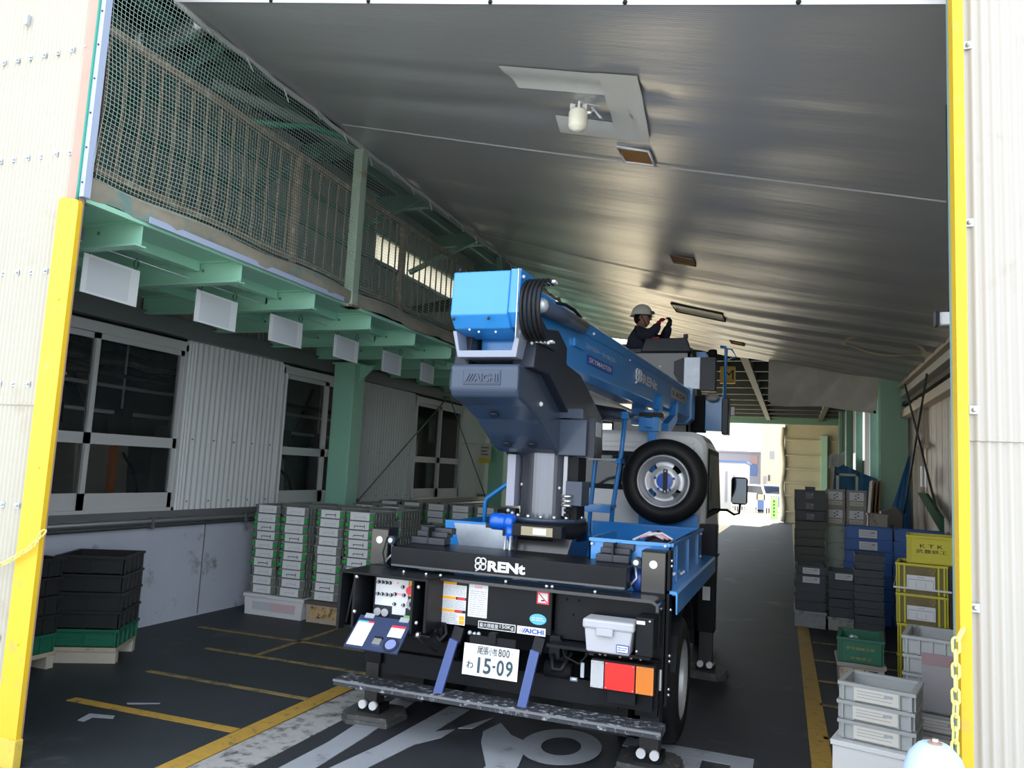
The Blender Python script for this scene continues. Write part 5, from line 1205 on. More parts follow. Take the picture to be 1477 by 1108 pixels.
pallet(-5.33, -3.85, 7.28, 7.76, .12, 'black pallet under the trays behind the white and rusty boxes')
for x, wh in ((-5.135, 'stack right behind the white box, against the wall'), (-4.785, 'stack right behind the free end of the white box'), (-4.375, 'stack right behind the wall end of the rusty box'), (-4.03, 'stack right behind the outrigger end of the rusty box')):
    tray_stack(x, 7.29, .122, 11, wh, 'gwGgwwGgwg')
pallet(-4.95, -3.70, 7.97, 8.45, .12, 'black pallet under the trays in front of the mint green column')
for x, n, wh in ((-4.74, 11, 'stack beside the mint green column'), (-4.38, 11, 'stack one place out from the mint green column'), (-3.90, 9, 'stack standing lower than its neighbours behind the outrigger')):
    tray_stack(x, 8.0, .122, n, wh, 'GgwgGgw')
pallet(-5.25, -3.50, 9.17, 9.65, .12, 'black pallet under the furthest row of trays below the third window')
for k, x in enumerate((-5.07, -4.73, -4.38, -4.03, -3.68)):
    tray_stack(x, 9.2, .122, 11, ('furthest row stack against the wall', 'furthest row stack second from the wall', 'middle stack of the furthest row', 'furthest row stack second from the truck', 'furthest row stack nearest the truck')[k], 'wggGg')

# ---------------------------------------------------------------- other crates
def make_crate(name, label, cat, group, w_, d, h, m, rimm=None, nf=5, ns=6, panel=None, cardm=None, taper=.0, rim_h=.02, cw=None, band=False, ribm=None):
    """ribbed stacking crate, origin at the front bottom centre"""
    o = thing(name, label, cat, (0, 0, 0), 0, group); t = .008
    b = MB()
    b.box(-w_ / 2, w_ / 2, 0, t, 0, h - rim_h); b.box(-w_ / 2, w_ / 2, d - t, d, 0, h - rim_h); b.box(-w_ / 2, -w_ / 2 + t, 0, d, 0, h - rim_h); b.box(w_ / 2 - t, w_ / 2, 0, d, 0, h - rim_h); b.box(-w_ / 2, w_ / 2, 0, d, 0, .008)
    main = b
    if ribm: b = MB()
    for i in range(nf):
        x = -w_ / 2 + .012 + i * (w_ - .024) / (nf - 1)
        if cardm and abs(x) < (cw or w_ * .3): continue
        b.box(x - .007, x + .007, -.012, 0, .004, h - rim_h)
    for i in range(ns):
        y = .015 + i * (d - .03) / (ns - 1)
        for s_ in (-1, 1): b.box(*(sorted((s_ * w_ / 2, s_ * (w_ / 2 + .012)))), y - .007, y + .007, .004, h - rim_h)
    if ribm:
        L(b, 'ribs', ribm, o); b = main
    if band: b.box(-w_ / 2 - .008, w_ / 2 + .008, -.010, d + .008, h * .48, h * .48 + .008)
    L(b, 'body', m, o)
    r = MB(); e = .016
    r.box(-w_ / 2 - e, w_ / 2 + e, -e, .012, h - rim_h, h - .001); r.box(-w_ / 2 - e, w_ / 2 + e, d - .012, d + e, h - rim_h, h - .001); r.box(-w_ / 2 - e, -w_ / 2 + .012, .012, d - .012, h - rim_h, h - .001); r.box(w_ / 2 - .012, w_ / 2 + e, .012, d - .012, h - rim_h, h - .001)
    L(r, 'rim', rimm or m, o)
    if cardm:
        c = cw or w_ * .3
        co = L(MB().box(-c, c, -.0145, -.012, h * .12, h * .80), 'card', cardm, o)
        p = MB()
        for k in range(3): p.box(-c * .85, c * (.3 + .2 * k), -.0156, -.0145, h * (.62 - k * .16), h * (.62 - k * .16) + .004)
        p.box(c * .35, c * .75, -.0156, -.0145, h * .5, h * .66)
        L(p, 'card_print', greyp, co)
    return o
def stack(proto, first, x, y, z0, rz, n, h, labelf, jig=.006, flip=None):
    out = []
    for i in range(n):
        lvl = n - 1 - i
        loc = (x + random.uniform(-jig, jig), y + random.uniform(-jig, jig), z0 + i * h); r_ = rz + random.uniform(-.012, .012)
        if first and i == 0:
            proto.location = loc; proto.rotation_euler = (0, 0, r_); proto['label'] = labelf(lvl); out.append(proto)
        else: out.append(dup(proto, loc, r_, labelf(lvl)))
    return out
def lab(kind, where):
    return lambda l: ('topmost %s of the stack %s' % (kind, where)) if l == 0 else '%s %s down in the stack %s' % (ORD[l], kind, where)
slate = mat('slate_plastic', (.055, .065, .08), .5, var=.15, vscale=8)
olive = mat('olive_grey_plastic', (.075, .08, .065), .55, var=.25, vscale=6)
darkpl = mat('near_black_plastic', (.018, .02, .022), .45, var=.2)
bluepl = mat('blue_plastic', (.012, .11, .42), .45, var=.12)
yelpl = mat('yellow_plastic', (.55, .50, .03), .5, var=.12, dirt=(.10, .08, .03), dirt_amt=.22, dscale=7)
yelclean = mat('yellow_plastic_rim', (.58, .52, .03), .5, var=.1)
greypl = mat('grey_plastic', (.36, .38, .39), .5, var=.1, vscale=5, dirt=(.22, .22, .21), dirt_amt=.15, dscale=6)
greenpl = mat('green_plastic', (.012, .12, .07), .45, var=.15)
palegr = mat('stained_pale_green_tin', (.40, .46, .37), .55, var=.1, dirt=(.16, .11, .07), dirt_amt=.32, dscale=4)
tin = mat('stained_tin', (.38, .35, .30), .55, var=.2, dirt=(.12, .09, .07), dirt_amt=.35, dscale=6)
# A: slate crates in front
def plainbox(name, label, x0, x1, y0, y1, h, m):
    o = thing(name, label, 'box', ((x0 + x1) / 2, y0, 0)); w_ = (x1 - x0) / 2
    L(MB().box(-w_, w_, 0, y1 - y0, 0, h - .03), 'body', m, o, .004); L(MB().box(-w_ - .01, w_ + .01, -.01, y1 - y0 + .01, h - .03, h - .002), 'rim', m, o, .003)
    return o
plainbox('base_box', 'grey base box under the slate crates, next to the yellow line', .03, .36, 9.6, 10.08, .185, mat('worn_grey_box', (.30, .32, .35), .6, var=.2, dirt=(.12, .13, .15), dirt_amt=.3, dscale=9))
plainbox('base_box', 'stained base box under the slate crates, next to the dark crate stack', .385, .72, 9.6, 10.08, .15, mat('worn_pale_box', (.36, .36, .34), .6, var=.2, dirt=(.06, .06, .06), dirt_amt=.4, dscale=9))
cA = make_crate('slate_crate', 'x', 'crate', 'slate grey crates', .30, .46, .10, slate, None, 6, 6, None, None)
cAl = make_crate('slate_crate', 'x', 'crate', 'slate grey crates', .30, .46, .10, slate, None, 6, 6, None, card, cw=.09)
stack(cA, True, .195, 9.62, .187, 0, 3, .10, lambda l: lab('slate crate', 'on the grey base box')(l + 2))
stack(cAl, True, .195, 9.62, .487, 0, 2, .10, lab('slate crate', 'on the grey base box'))
stack(cA, False, .55, 9.62, .152, -.03, 4, .10, lambda l: lab('slate crate', 'on the stained base box')(l + 1))
stack(cAl, False, .55, 9.62, .552, -.05, 1, .10, lab('slate crate', 'on the stained base box'))
# B: tall olive and black stack behind
cB = make_crate('olive_crate', 'x', 'crate', 'olive crates in the tall stack', .33, .45, .105, olive, None, 5, 7)
cB2 = make_crate('black_crate', 'x', 'crate', 'black crates on the tall stack', .34, .45, .13, darkpl, None, 3, 5, None, mat('grey_tag', (.12, .13, .14), .6), cw=.05)
stack(cB, True, .20, 10.5, 0.0, 0, 11, .105, lambda l: lab('olive crate', 'below the black crates behind the slate stacks')(l))
stack(cB2, True, .20, 10.5, 1.155, 0, 3, .13, lab('black crate', 'on the olive crates'))
o = thing('small_black_tray', 'small black tray lying on top of the tall black and olive stack', 'tray', (.20, 10.55, 1.545))
L(MB().box(-.06, .06, 0, .2, 0, .035), 'body', darkpl, o, .004); L(MB().box(-.065, .065, -.005, .205, .035, .042), 'rim', darkpl, o)
# C: tin boxes with cards
tc_ = make_crate('tin_box', 'x', 'box', 'tin boxes with paper cards', .21, .4, .235, tin, None, 2, 3, None, None)
L(MB().box(-.085, .085, -.0145, -.012, .10, .205), 'card', card, tc_); L(MB().box(-.08, .08, -.0145, -.012, .035, .085), 'card', mat('cream_card', (.66, .63, .55), .6), tc_)
p = MB()
for k in range(4): p.box(-.02 + (k % 2) * .03, .0 + (k % 2) * .03, -.0156, -.0145, .115 + k * .02, .128 + k * .02)
L(p, 'card_print', blackp, tc_); p = MB()
for k in range(5): p.box(-.06 + k * .026, -.045 + k * .026, -.0156, -.0145, .055, .062)
L(p, 'card_print', blackp, tc_)
tg = make_crate('green_tin_box', 'x', 'box', 'pale green stained tin boxes', .21, .4, .22, palegr, None, 2, 3)
for k, (x, wh) in enumerate(((.52, 'by the tall black stack'), (.775, 'by the blue tarpaulin'))):
    stack(tg, k == 0, x, 11.0, 0, 0, 5, .22, lab('pale green tin', 'under carded tins ' + wh))
    stack(tc_, k == 0, x, 11.0, 1.10, 0, 2, .235, lab('carded tin box', wh))
o = plainbox('rusty_tin', 'rust brown tin box beside the carded tins', .93, 1.14, 11.05, 11.4, 1.28, tin)
# D: blue crates
cD = make_crate('blue_crate', 'x', 'crate', 'blue crates', .50, .40, .142, bluepl, None, 4, 6)
cDl = make_crate('blue_crate', 'x', 'crate', 'blue crates', .50, .40, .142, bluepl, None, 4, 6, None, card, cw=.10)
stack(cD, True, .85, 10.30, 0, -.10, 5, .142, lambda l: lab('blue crate', 'below the carded blue crates')(l))
stack(cDl, True, .85, 10.30, .71, -.10, 3, .142, lab('carded blue crate', 'next to the tin boxes'))
stack(cD, False, 1.39, 10.25, 0, -.10, 8, .142, lab('blue crate', 'against the beige siding'))
# E: dark ribbed crates
cE = make_crate('dark_crate', 'x', 'crate', 'dark slatted crates', .25, .40, .077, slate, None, 5, 6)
stack(cE, True, .745, 8.85, 0, -.04, 12, .077, lab('dark slatted crate', 'between the slate and yellow crates'))
# F: yellow crates
cF = make_crate('yellow_crate', 'x', 'crate', 'dirty yellow crates', .36, .46, .25, mat('grimy_shaded_yellow', (.17, .145, .03), .6, var=.3, vscale=8), yelclean, 9, 7, None, None, ribm=yelclean)  # grime plus painted shade: body darkened so the ribs stand out
L(MB().box(-.11, .10, -.014, -.0125, .04, .155), 'card', card, cF)
p = MB(); p.box(-.10, .09, -.0152, -.0145, .118, .123); p.box(-.10, -.097, -.0152, -.0145, .05, .123); p.box(.087, .09, -.0152, -.0145, .05, .123); p.box(-.04, .03, -.0152, -.0145, .05, .053); p.box(-.04, -.037, -.0152, -.0145, .05, .095); p.box(.03, .033, -.0152, -.0145, .05, .095); p.box(-.03, .02, -.0152, -.0145, .138, .142)
L(p, 'card_print', greyp, cF)
L(MB().box(-.115, .105, -.0125, .0, .0, .245), 'panel', mat('grimy_panel', (.16, .125, .05), .6, var=.4, vscale=9, dirt=(.50, .45, .05), dirt_amt=.25, dscale=6), cF)
fy = stack(cF, True, 1.02, 7.35, 0, -.17, 4, .25, lab('dirty yellow crate', 'below the lettered yellow crate'))
stack(cF, False, 1.44, 7.28, 0, -.17, 4, .25, lab('dirty yellow crate', 'next to the beige siding'))
o = make_crate('yellow_crate', 'cleaner yellow crate with black lettering on top of the dirty yellow crates', 'crate', None, .36, .44, .235, yelclean, None, 2, 7)
o.location = (1.10, 7.38, 1.0); o.rotation_euler = (0, 0, -.13)
def ltext(s, m, parent, org, h, w_=None, bold=0.0):
    # lettering on a thing's front in its own frame
    t_ = text('lettering', s, m, None, org, (1, 0, 0), (0, 0, 1), h, w_, bold=bold); t_.parent = parent; return t_
ltext('K T K', blackp, o, (-.09, -.003, .135), .03, .17); ltext('武豊鉄工', blackp, o, (-.12, -.003, .09), .032, .23)
o2 = thing('tie_strap', 'white plastic strap pulled round the dirty yellow crates', 'strap', (1.02, 7.35, .80), -.17)
L(MB().box(-.215, .215, -.024, -.021, -.012, .003), 'front_run', whitep, o2); L(MB().bar((-.214, -.022, -.005), (-.214, .40, .08), .003, .015), 'side_run', whitep, o2)
# G: green crate on a lettered wooden box
o = base_box('wooden_box', 'old wooden box with black painted characters under the green crate', .34, .66, 6.60, 7.0, .285, woodm, mat('grey_wood_rim', (.28, .27, .25), .7, var=.2))
ltext('大福', blackp, o, (-.11, -.004, .155), .085, .22, .02)
o = make_crate('green_crate', 'dark green crate with yellow lettering on the old wooden box', 'crate', None, .30, .42, .185, greenpl, None, 3, 4)
o.location = (.49, 6.58, .285); o.rotation_euler = (0, 0, -.08)
gold = mat('gold_print', (.35, .30, .08), .6)
ltext('伊大福鉄工所', gold, o, (-.10, -.0125, .10), .022, .20); ltext('大福鉄工', gold, o, (-.07, -.0125, .03), .02, .15)
p = MB()
for k in range(9): p.ball((random.uniform(-.11, .11), random.uniform(.05, .35), random.uniform(.11, .14)), .025, 8)
L(p, 'metal_parts', galv, o)
# H: grey carded crates on a white box
o = plainbox('white_box', 'large white box under the grey carded crates beside the yellow line', .0, .46, 0, .40, .195, white); o.location = (.445, 4.86, 0); o.rotation_euler = (0, 0, -.24)
cH = make_crate('grey_crate', 'x', 'crate', 'grey carded crates', .37, .33, .104, greypl, None, 7, 6, None, mat('aged_card', (.62, .60, .55), .6, var=.06), cw=.115)
stack(cH, True, .445, 4.92, .197, -.24, 3, .104, lab('grey carded crate', 'on the large white box'), .004)
# I: tall grey stack
cI = make_crate('grey_crate', 'x', 'crate', 'grey crates behind the right jamb', .38, .46, .115, greypl, None, 6, 6)
cI2 = make_crate('grey_crate', 'x', 'crate', 'grey crates behind the right jamb', .38, .46, .115, greypl, None, 6, 6, None, MATS['aged_card'], cw=.12)
stack(cI2, True, .87, 5.62, 0, -.2, 2, .115, lambda l: lab('grey crate', 'beside the yellow right jamb')(l + 4), .004)
stack(cI, True, .87, 5.62, .23, -.2, 4, .115, lab('grey crate', 'beside the yellow right jamb'), .004)
ntc = thing('blank_notice', 'plain mauve grey notice board leaning on the tall grey crates', 'notice', (.87, 5.595, .25), -.2)
L(MB().box(-.10, .14, -.012, -.006, .0, .35), 'board', mat('mauve_grey', (.30, .29, .31), .7), ntc); L(MB().box(-.10, .14, -.0135, -.012, .28, .35), 'red_band', mat('dull_rose', (.30, .20, .22), .7), ntc)
# dark crates behind the left guard
cM = make_crate('large_black_crate', 'x', 'crate', 'large black crates behind the left guard', .48, .44, .135, darkpl, None, 3, 5)
cMg = make_crate('large_green_crate', 'x', 'crate', 'green crates behind the left guard', .48, .44, .135, greenpl, None, 3, 5)
def dolly(x, y, rz, label):
    o = thing('wooden_dolly', label, 'pallet', (x, y, 0), rz)
    L(MB().box(-.25, .25, -.0, .46, .09, .12), 'top', woodm, o)
    for yy in (.01, .39): L(MB().box(-.25, .25, yy, yy + .06, 0, .09), 'skid', mat('pale_skid_wood', (.42, .39, .33), .7, var=.15), o)
dolly(-5.02, 4.50, .50, 'low wooden skid under the black and green crates nearest the plinth wall'); dolly(-5.33, 3.88, .0, 'low wooden skid under the black and green crates against the yellow guard')
for x, y, wh in ((-5.02, 4.51, 'on the skid near the plinth wall'), (-5.33, 3.89, 'on the skid by the yellow guard')):
    f = y > 4.3
    stack(cMg, f, x, y, .12, .50 if f else 0, 1, .135, lambda l, wh=wh: 'green crate at the bottom of the black stack ' + wh)
    stack(cM, f, x, y, .255, .50 if f else 0, 4, .135, lab('large black crate', wh))

# ================================================================ hanging notices under the mezzanine
notice_m = mat('notice_white', (.72, .75, .79), .6)
notice_g = mat('notice_grey_panel', (.60, .64, .70), .6)
wire = thing('notice_wire', 'thin steel wire strung under the mezzanine for the notices', 'wire', (-4.2, 3.1, 2.90))
L(MB().tube([(0, 0, 0), (0, 5, -.02), (0, 10.5, 0)], .004, 5), 'strand', galv, wire)
for yy in (.35, 2.15, 3.95, 5.75, 7.55, 9.35): L(MB().box(-.01, .01, yy - .004, yy + .004, 0, .09), 'hook', galv, wire)
names = ['by the yellow left guard', 'above the first window', 'above the corrugated pier beside the first window', 'above the second window', 'in front of the mint green column', 'above the third window', 'nearest the boom tail']
spots = [(3.68, .44, .25), (4.66, .45, .24), (5.53, .46, .23), (6.50, .44, .22), (7.43, .43, .23), (8.31, .36, .22), (9.15, .36, .22)]
for i, (yc, w_, h) in enumerate(spots):
    o = thing('hanging_notice', 'white laminated notice hanging on black ties %s' % names[i], 'notice', (-4.19, yc, 2.83 - h), 0, 'notices under the mezzanine')
    tilt = random.uniform(-.03, .03)
    b = MB(); b.obox((0, 0, h / 2), (.006, w_, h), Matrix.Rotation(tilt, 3, 'X')); L(b, 'sheet', notice_m, o)
    b = MB(); b.obox((.004, -.02, h / 2), (.002, w_ * .74, h * .86), Matrix.Rotation(tilt, 3, 'X')); L(b, 'print_area', notice_g, o)
    for s_ in (-1, 1): L(MB().tube([(0, s_ * w_ * .42, h - .01), (.012, s_ * w_ * .42 + .01, h + .04), (0, s_ * w_ * .42, h + .078), (-.012, s_ * w_ * .42 - .01, h + .04)], .0035, 5, True), 'tie', blackmat, o)
o = thing('notice_plate', 'small cream and yellow notice plate on a bracket by the far mint green column', 'sign', (-5.12, 12.6, 1.90))
L(MB().box(-.11, .11, 0, .006, -.20, .12), 'plate', mat('cream_plate', (.60, .58, .48), .6), o); L(MB().box(-.11, .11, -.002, 0, -.20, -.12), 'yellow_band', mat('warn_yellow', (.70, .52, .03), .5), o); L(MB().bar((-.48, 0, .13), (.12, 0, .13), .02, .02), 'bracket', alu, o)
p = MB()
for k in range(3): p.box(-.07, .07 - .03 * (k % 2), -.002, 0, .06 - k * .06, .075 - k * .06)
L(p, 'print', blackp, o)
# brace rods crossing the third window
for a, b, lb in (((9.0, 1.1), (11.6, 2.75), 'thin green brace rod rising to the top of the third window'), ((11.68, 2.75), (13.5, 1.1), 'thin green brace rod falling from the top of the third window')):
    o = tag(MB().cyl((-5.44, a[0], a[1]), (-5.44, b[0], b[1]), .011, 6).build('brace_rod', greend), lb, 'rod')
    MB().box(-5.60, -5.43, a[0] - .02, a[0] + .02, a[1] - .02, a[1] + .02).build('end_clevis', greend, o, off=(0, 0, 0)); MB().box(-5.60, -5.43, b[0] - .02, b[0] + .02, b[1] - .02, b[1] + .02).build('end_clevis', greend, o, off=(0, 0, 0))

# ================================================================ plastic chains
chain_m = mat('yellow_chain_plastic', (.78, .74, .22), .5)
def link_mesh():
    b = MB(); pts = []
    for i in range(12):
        a = 2 * PI * i / 12; pts.append((.011 * math.cos(a) , 0, .013 * math.sin(a) + (.012 if math.sin(a) > 0 else -.012)))
    return b.tube(pts, .0042, 6, True)
def chain(label, pts):
    o = thing('plastic_chain', label, 'chain', pts[0])
    P_ = [Vector(p) - Vector(pts[0]) for p in pts]; seg = []
    first = None; step = .040; carry = 0; k = 0
    for a, b in zip(P_, P_[1:]):
        d = b - a; ln = d.length; t = carry
        while t < ln:
            c = a + d * (t / ln); q = d.to_track_quat('Z', 'Y')
            if first is None: first = L(link_mesh(), 'link', chain_m, o); lk = first
            else: lk = inst(first)
            lk.location = c; lk.rotation_mode = 'QUATERNION'; lk.rotation_quaternion = q @ Euler((0, 0, (PI / 2 if k % 2 else 0) + .4)).to_quaternion(); k += 1; t += step
        carry = t - ln
    return o
chain('pale yellow plastic chain sagging from the left yellow guard across the cream wall', [(-3.60, 2.92, 1.17), (-3.66, 2.92, 1.10), (-3.80, 2.92, 1.02), (-4.0, 2.92, .93), (-4.3, 2.93, .85)])
chain('pale yellow plastic chain hanging straight down the right yellow guard', [(.515, 2.92, 1.16), (.50, 2.91, 1.13), (.497, 2.91, .95), (.492, 2.905, .80), (.485, 2.90, .70), (.49, 2.9, .6)])
# ---------------------------------------------------------------- stanchion cap by the right jamb
o = thing('stanchion', 'pale blue dome cap on a red brown pole beside the right jamb', 'stanchion', (.405, 2.70, 0))
L(MB().lathe([(0, .868), (.036, .868), (.046, .862), (.070, .835), (.086, .79), (.088, .77), (.084, .765), (0, .765)], (0, 0, 0), (0, 0, 1), 32), 'dome_cap', mat('pale_blue_plastic', (.42, .54, .72), .4), o)
L(MB().cyl((0, 0, .868), (0, 0, .883), .010, 10), 'bolt', chrome, o); L(MB().cyl((0, 0, .866), (0, 0, .871), .020, 16), 'washer', mat('rust_washer', (.35, .2, .15), .6), o)
L(MB().cyl((0, 0, .02), (0, 0, .78), .022, 12), 'pole', mat('red_brown_pole', (.20, .06, .04), .6), o); L(MB().lathe([(0, .06), (.03, .06), (.16, .03), (.18, .0), (0, 0)], (0, 0, 0), (0, 0, 1), 28), 'base', blackmat, o)
o = thing('flood_lamp', 'small white flood lamp on a bracket under the canopy by the right jamb', 'lamp', (.68, 4.0, 2.42))
L(MB().box(-.05, .03, -.02, .02, -.03, .03), 'housing', whitep, o, .006); L(MB().box(-.065, -.05, -.03, .03, -.035, .035), 'visor', darkgrey, o); L(MB().cyl((0, 0, .03), (0, 0, 1.05), .010, 6), 'drop_rod', darksteel, o)
# ---------------------------------------------------------------- clutter at the back on the right
tarpb = mat('blue_tarp', (.04, .16, .36), .55, var=.15, vscale=4, bump=.4, bscale=7)
def drape(x0, x1, y, zt0, zt1, zb, spread): 
    def fn(u, v):
        x = x0 + (x1 - x0) * u; zt = zt0 + (zt1 - zt0) * u
        return (x + spread * v * (u - .5), y + .05 * math.sin(u * 13 + v * 3) - .35 * v * v, zt + (zb - zt) * v)
    return MB().grid(fn, 30, 16)
tag(drape(.70, 1.42, 15.0, 2.05, 1.75, .02, .3).build('blue_tarp', tarpb), 'blue tarpaulin draped over goods behind the sage green column', 'tarp')
def drape2(u, v):
    k = min(1, v * 1.8); xl = 1.61 - .34 * k
    return (1.63 + (xl - 1.63) * u, 12.85 - .12 * v + .03 * math.sin(u * 11 + v * 4), 2.12 - 2.10 * v)
tag(MB().grid(drape2, 20, 16).build('blue_tarp', tarpb), 'blue tarpaulin hanging in folds against the beige siding', 'tarp')
o = thing('goods_stand', 'pale tubular goods stand in front of the blue tarpaulin by the tins', 'stand', (.86, 14.3, 0))
b = MB(); b.box(-.17, -.13, 0, .03, 0, 1.83); b.box(.13, .17, 0, .03, 0, 1.83); b.box(-.17, .17, 0, .03, 1.79, 1.83); L(b, 'tube_frame', mat('cream_frame', (.62, .62, .54), .5), o)
for s_ in (-1, 1): L(MB().box(s_ * .15 - .03, s_ * .15 + .03, -.15, .18, 0, .03), 'foot', mat('cream_frame', (0, 0, 0)), o)
for k, (x, rz) in enumerate(((1.04, .20), (1.10, .25), (1.16, .28))):
    o = thing('leaning_board', ('brown board leaning nearest the blue tarpaulin', 'brown board in the middle of the leaning boards', 'brown board leaning nearest the sage column')[k], 'board', (x, 13.3 + k * .06, 0))
    b = MB(); b.bar((0, 0, 0), (.12, .1, 1.72), .02, .5); L(b, 'panel', mat('brown_board_%d' % k, (.22 + .05 * k, .15 + .03 * k, .10), .7, var=.2), o); L(MB().bar((0, -.24, 0.0), (.12, -.14, 1.72), .026, .02), 'edge', mat('pale_ply', (.42, .34, .24), .7), o)
o = thing('grey_bin', 'tilted grey sheet metal bin at the foot of the sage green column', 'bin', (1.33, 12.45, 0))
L(MB().prism([(-.10, 0), (.10, 0), (.14, 1.25), (.06, 1.36), (-.14, 1.28)], -.12, .12, 'y'), 'body', mat('dusty_sheet', (.16, .15, .14), .6, var=.2), o, .006); L(MB().box(-.02, .02, -.125, -.12, .3, 1.1), 'seam', darksteel, o)
def hang(u, v): return (.57 + .26 * u, 14.5 + .03 * math.sin(u * 12) + .02 * v, 2.12 + .10 * u - .22 * v + .02 * math.sin(u * 7))
o = tag(MB().grid(hang, 16, 8).build('hanging_sheet', mat('sheer_white', (.55, .57, .58), .6, var=.2, vscale=8)), 'white plastic sheet hanging on a cord above the carded tins', 'sheet')
MB().cyl((.80, 14.6, 2.1), (.80, 14.62, 4.46), .006, 5).build('cord', blackmat, o, off=(0, 0, 0))
o = thing('letter_sign', 'yellow hanging box sign with a black letter M behind the bucket', 'sign', (-1.28, 16, 3.57))
L(MB().box(-.15, .15, 0, .12, 0, .35), 'box', mat('sign_yellow', (.75, .50, .12), .5), o, .015); ltext('M', blackp, o, (-.06, -.003, .08), .19, .18, .0)
for s_ in (-1, 1): L(MB().cyl((s_ * .1, .06, .35), (s_ * .1, .06, .9), .008, 6), 'hanger', darksteel, o)
# dark slab added across the side yard gap to block bright sky
g = struct('sky_block_slab', MB().box(-7.5, -1.9, 16.9, 17.1, 2.75, 4.55), mat('dark_green_roof', (0, 0, 0)), 'added dark green slab blocking bright sky between the mezzanine and the far shed')
for x in (-6.5, -5.3, -4.1, -2.9): MB().box(x - .03, x + .03, 16.86, 16.9, 2.75, 4.55).build('sky_block_rib', greend, g)

# ================================================================ worker in the bucket
def skin_body(name, joints, edges, root, m, parent=None, sub=2):
    me = bpy.data.meshes.new(name); off = base_of(parent)
    me.from_pydata([Vector(j[0]) - off for j in joints], edges, [])
    ob = bpy.data.objects.new(name, me); COL.objects.link(ob)
    md = ob.modifiers.new('skin', 'SKIN'); md.use_smooth_shade = True
    for i, j in enumerate(joints):
        r = j[1]; me.skin_vertices[0].data[i].radius = r if isinstance(r, tuple) else (r, r)
    me.skin_vertices[0].data[root].use_root = True
    ms = ob.modifiers.new('sub', 'SUBSURF'); ms.levels = sub; ms.render_levels = sub
    dg = bpy.context.evaluated_depsgraph_get(); dg.update()
    nm = bpy.data.meshes.new_from_object(ob.evaluated_get(dg)); ob.modifiers.clear(); ob.data = nm
    bpy.data.meshes.remove(me); nm.name = name
    nm.materials.clear(); nm.materials.append(m)
    for p_ in nm.polygons: p_.use_smooth = True
    ob.parent = parent
    return ob
WY = 9.66
person = thing('person', 'person in navy work clothes and white helmet reaching up to the canopy hatch', 'person', (-1.92, WY, 2.14))
navyc = mat('navy_work_cloth', (.022, .03, .05), .85, var=.2, vscale=20, bump=.3, bscale=30)
skinm = mat('skin', (.36, .20, .14), .55)
def W(x, y, z): return (x, WY + y, z)
J = [(W(-1.88, 0, 3.00), (.16, .19)), (W(-1.885, 0, 3.18), (.175, .20)), (W(-1.885, 0, 3.36), (.145, .18)), (W(-1.88, 0, 3.47), (.055, .06)), (W(-1.865, 0, 3.54), (.055, .055)),
     (W(-1.86, -.18, 3.40), .095), (W(-1.685, -.22, 3.37), .085), (W(-1.63, -.17, 3.47), .065), (W(-1.615, -.15, 3.52), .045),
     (W(-1.86, .18, 3.40), .095), (W(-1.60, .20, 3.37), .080), (W(-1.53, .07, 3.49), .060), (W(-1.515, .05, 3.54), .042),
     (W(-1.90, -.09, 2.90), .10), (W(-1.88, -.11, 2.55), .075), (W(-1.91, -.11, 2.25), .05), (W(-1.90, .09, 2.90), .10), (W(-1.88, .11, 2.55), .075), (W(-1.91, .11, 2.25), .05)]
E_ = [(0, 1), (1, 2), (2, 3), (3, 4), (2, 5), (5, 6), (6, 7), (7, 8), (2, 9), (9, 10), (10, 11), (11, 12), (0, 13), (13, 14), (14, 15), (0, 16), (16, 17), (17, 18)]
skin_body('body', J, E_, 0, navyc, person)
hd_ = MB(); hc_ = Vector(W(-1.845, 0, 3.625))
hd_.ball(hc_, .10, 20, (.98, .80, 1.22))
ho = L2 = hd_.build('head', skinm, person)
for v in ho.data.vertices:      # brow, cheeks and chin shaping: face looks towards +x
    q = v.co + Vector(person.location) - hc_
    if q.x > .03 and q.z < -.02: v.co.x += .012 * min(1, (-q.z) / .08)
    if q.z < -.07: v.co.y *= .85
MB().ball(hc_ + Vector((.103, 0, -.008)), .018, 8, (1.2, .7, 1.2)).build('nose', skinm, ho)
MB().box(hc_.x + .088, hc_.x + .098, hc_.y - .025, hc_.y + .025, hc_.z - .058, hc_.z - .050).build('mouth', mat('lips', (.25, .09, .08), .5), ho)
for s_ in (-1, 1):
    MB().ball(hc_ + Vector((.082, s_ * .034, .022)), .010, 8).build('eye', blackp, ho)
    MB().ball(hc_ + Vector((-.01, s_ * .082, .0)), .022, 8, (.8, .4, 1.3)).build('ear', skinm, ho)
    MB().tube([hc_ + Vector((.0, s_ * .088, .03)), hc_ + Vector((.085, s_ * .060, .03))], .004, 5).build('glasses_arm', blackp, ho)
    MB().tube([hc_ + Vector((.098, s_ * .034 + .022 * math.cos(t), .022 + .017 * math.sin(t))) for t in [2 * PI * i / 10 for i in range(10)]], .003, 5, True).build('glasses_rim', blackp, ho)
MB().ball(hc_ + Vector((-.02, 0, .0)), .100, 16, (.92, .84, .9)).build('hair', blackmat, ho)
hm = MB(); hm.grid(lambda u, v: hc_ + Vector((-.008, 0, .045)) + Vector((.138 * math.cos(2 * PI * u) * math.cos(v * PI / 2), .115 * math.sin(2 * PI * u) * math.cos(v * PI / 2), .145 * math.sin(v * PI / 2))), 32, 10)
helm = hm.build('helmet', mat('helmet_white', (.78, .77, .73), .3, coat=.3), person)
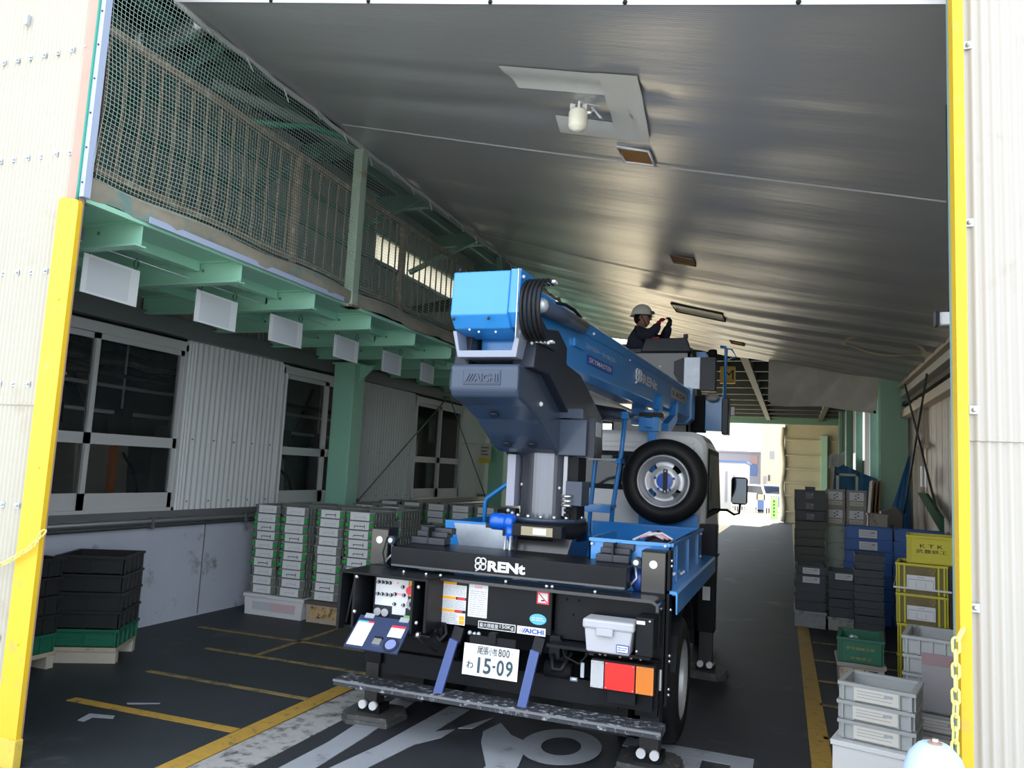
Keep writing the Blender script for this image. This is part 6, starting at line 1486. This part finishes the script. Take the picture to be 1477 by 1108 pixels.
MB().grid(lambda u, v: hc_ + Vector((-.008, 0, .045)) + Vector(((.138 + .022 * v + .03 * v * max(0, math.cos(2 * PI * u))) * math.cos(2 * PI * u), (.115 + .016 * v) * math.sin(2 * PI * u), -.012 * v)), 32, 2).build('brim', MATS['helmet_white'], helm)
MB().box(hc_.x + .10, hc_.x + .15, hc_.y - .05, hc_.y + .05, hc_.z + .055, hc_.z + .085).build('head_lamp', navy, helm)
MB().tube([hc_ + Vector((.0, -.088, .03)), hc_ + Vector((.05, -.07, -.07)), hc_ + Vector((.055, 0, -.11)), hc_ + Vector((.05, .07, -.07)), hc_ + Vector((0, .088, .03))], .005, 5).build('chin_strap', blackp, helm)
MB().cyl(W(-1.885, 0, 3.455), W(-1.87, 0, 3.515), .075, 16, .068).build('collar', navyc, person)
def hand(wrist, dirv, side, m, name):
    d = Vector(dirv).normalized(); s_ = d.cross(Vector((0, 0, 1))).normalized() * side; n_ = s_.cross(d)
    w0 = Vector(wrist) - d * .035; palm = w0 + d * .05
    joints = [(w0, (.042, .038)), (palm, (.050, .032)), (palm + d * .03, (.046, .028))]; edges = [(0, 1), (1, 2)]
    h = skin_body(name, joints, edges, 0, m, person, 2)
    for k, (o_, ln) in enumerate(((-.033, .050), (-.011, .060), (.011, .056), (.033, .045))):
        b0 = palm + d * .03 + s_ * o_; b1 = b0 + d * ln * .5 + n_ * .006; b2 = b0 + d * ln * .75 + n_ * .03; b3 = b2 + n_ * .022 - d * .006
        MB().tube([b0 - d * .01, b1, b2, b3], .0125, 6).build('finger', m, h)
    t0 = w0 + d * .03 - s_ * .030; MB().tube([t0, t0 - s_ * .028 + d * .02, t0 - s_ * .030 + d * .05 + n_ * .01], .0105, 6).build('thumb', m, h)
    return h
hand(W(-1.515, .05, 3.54), (.30, -.1, .8), 1, mat('dark_glove', (.02, .02, .025), .8), 'dark_glove')
hand(W(-1.615, -.15, 3.52), (.30, .15, .8), -1, mat('red_glove', (.42, .012, .03), .8), 'red_glove')
for s_ in (-1, 1):
    MB().prism([(-1.99, 2.141), (-1.74, 2.141), (-1.73, 2.18), (-1.82, 2.23), (-1.87, 2.30), (-1.97, 2.30)], WY + s_ * .11 - .045, WY + s_ * .11 + .045, 'y').build('boot', blackmat, person, .01)
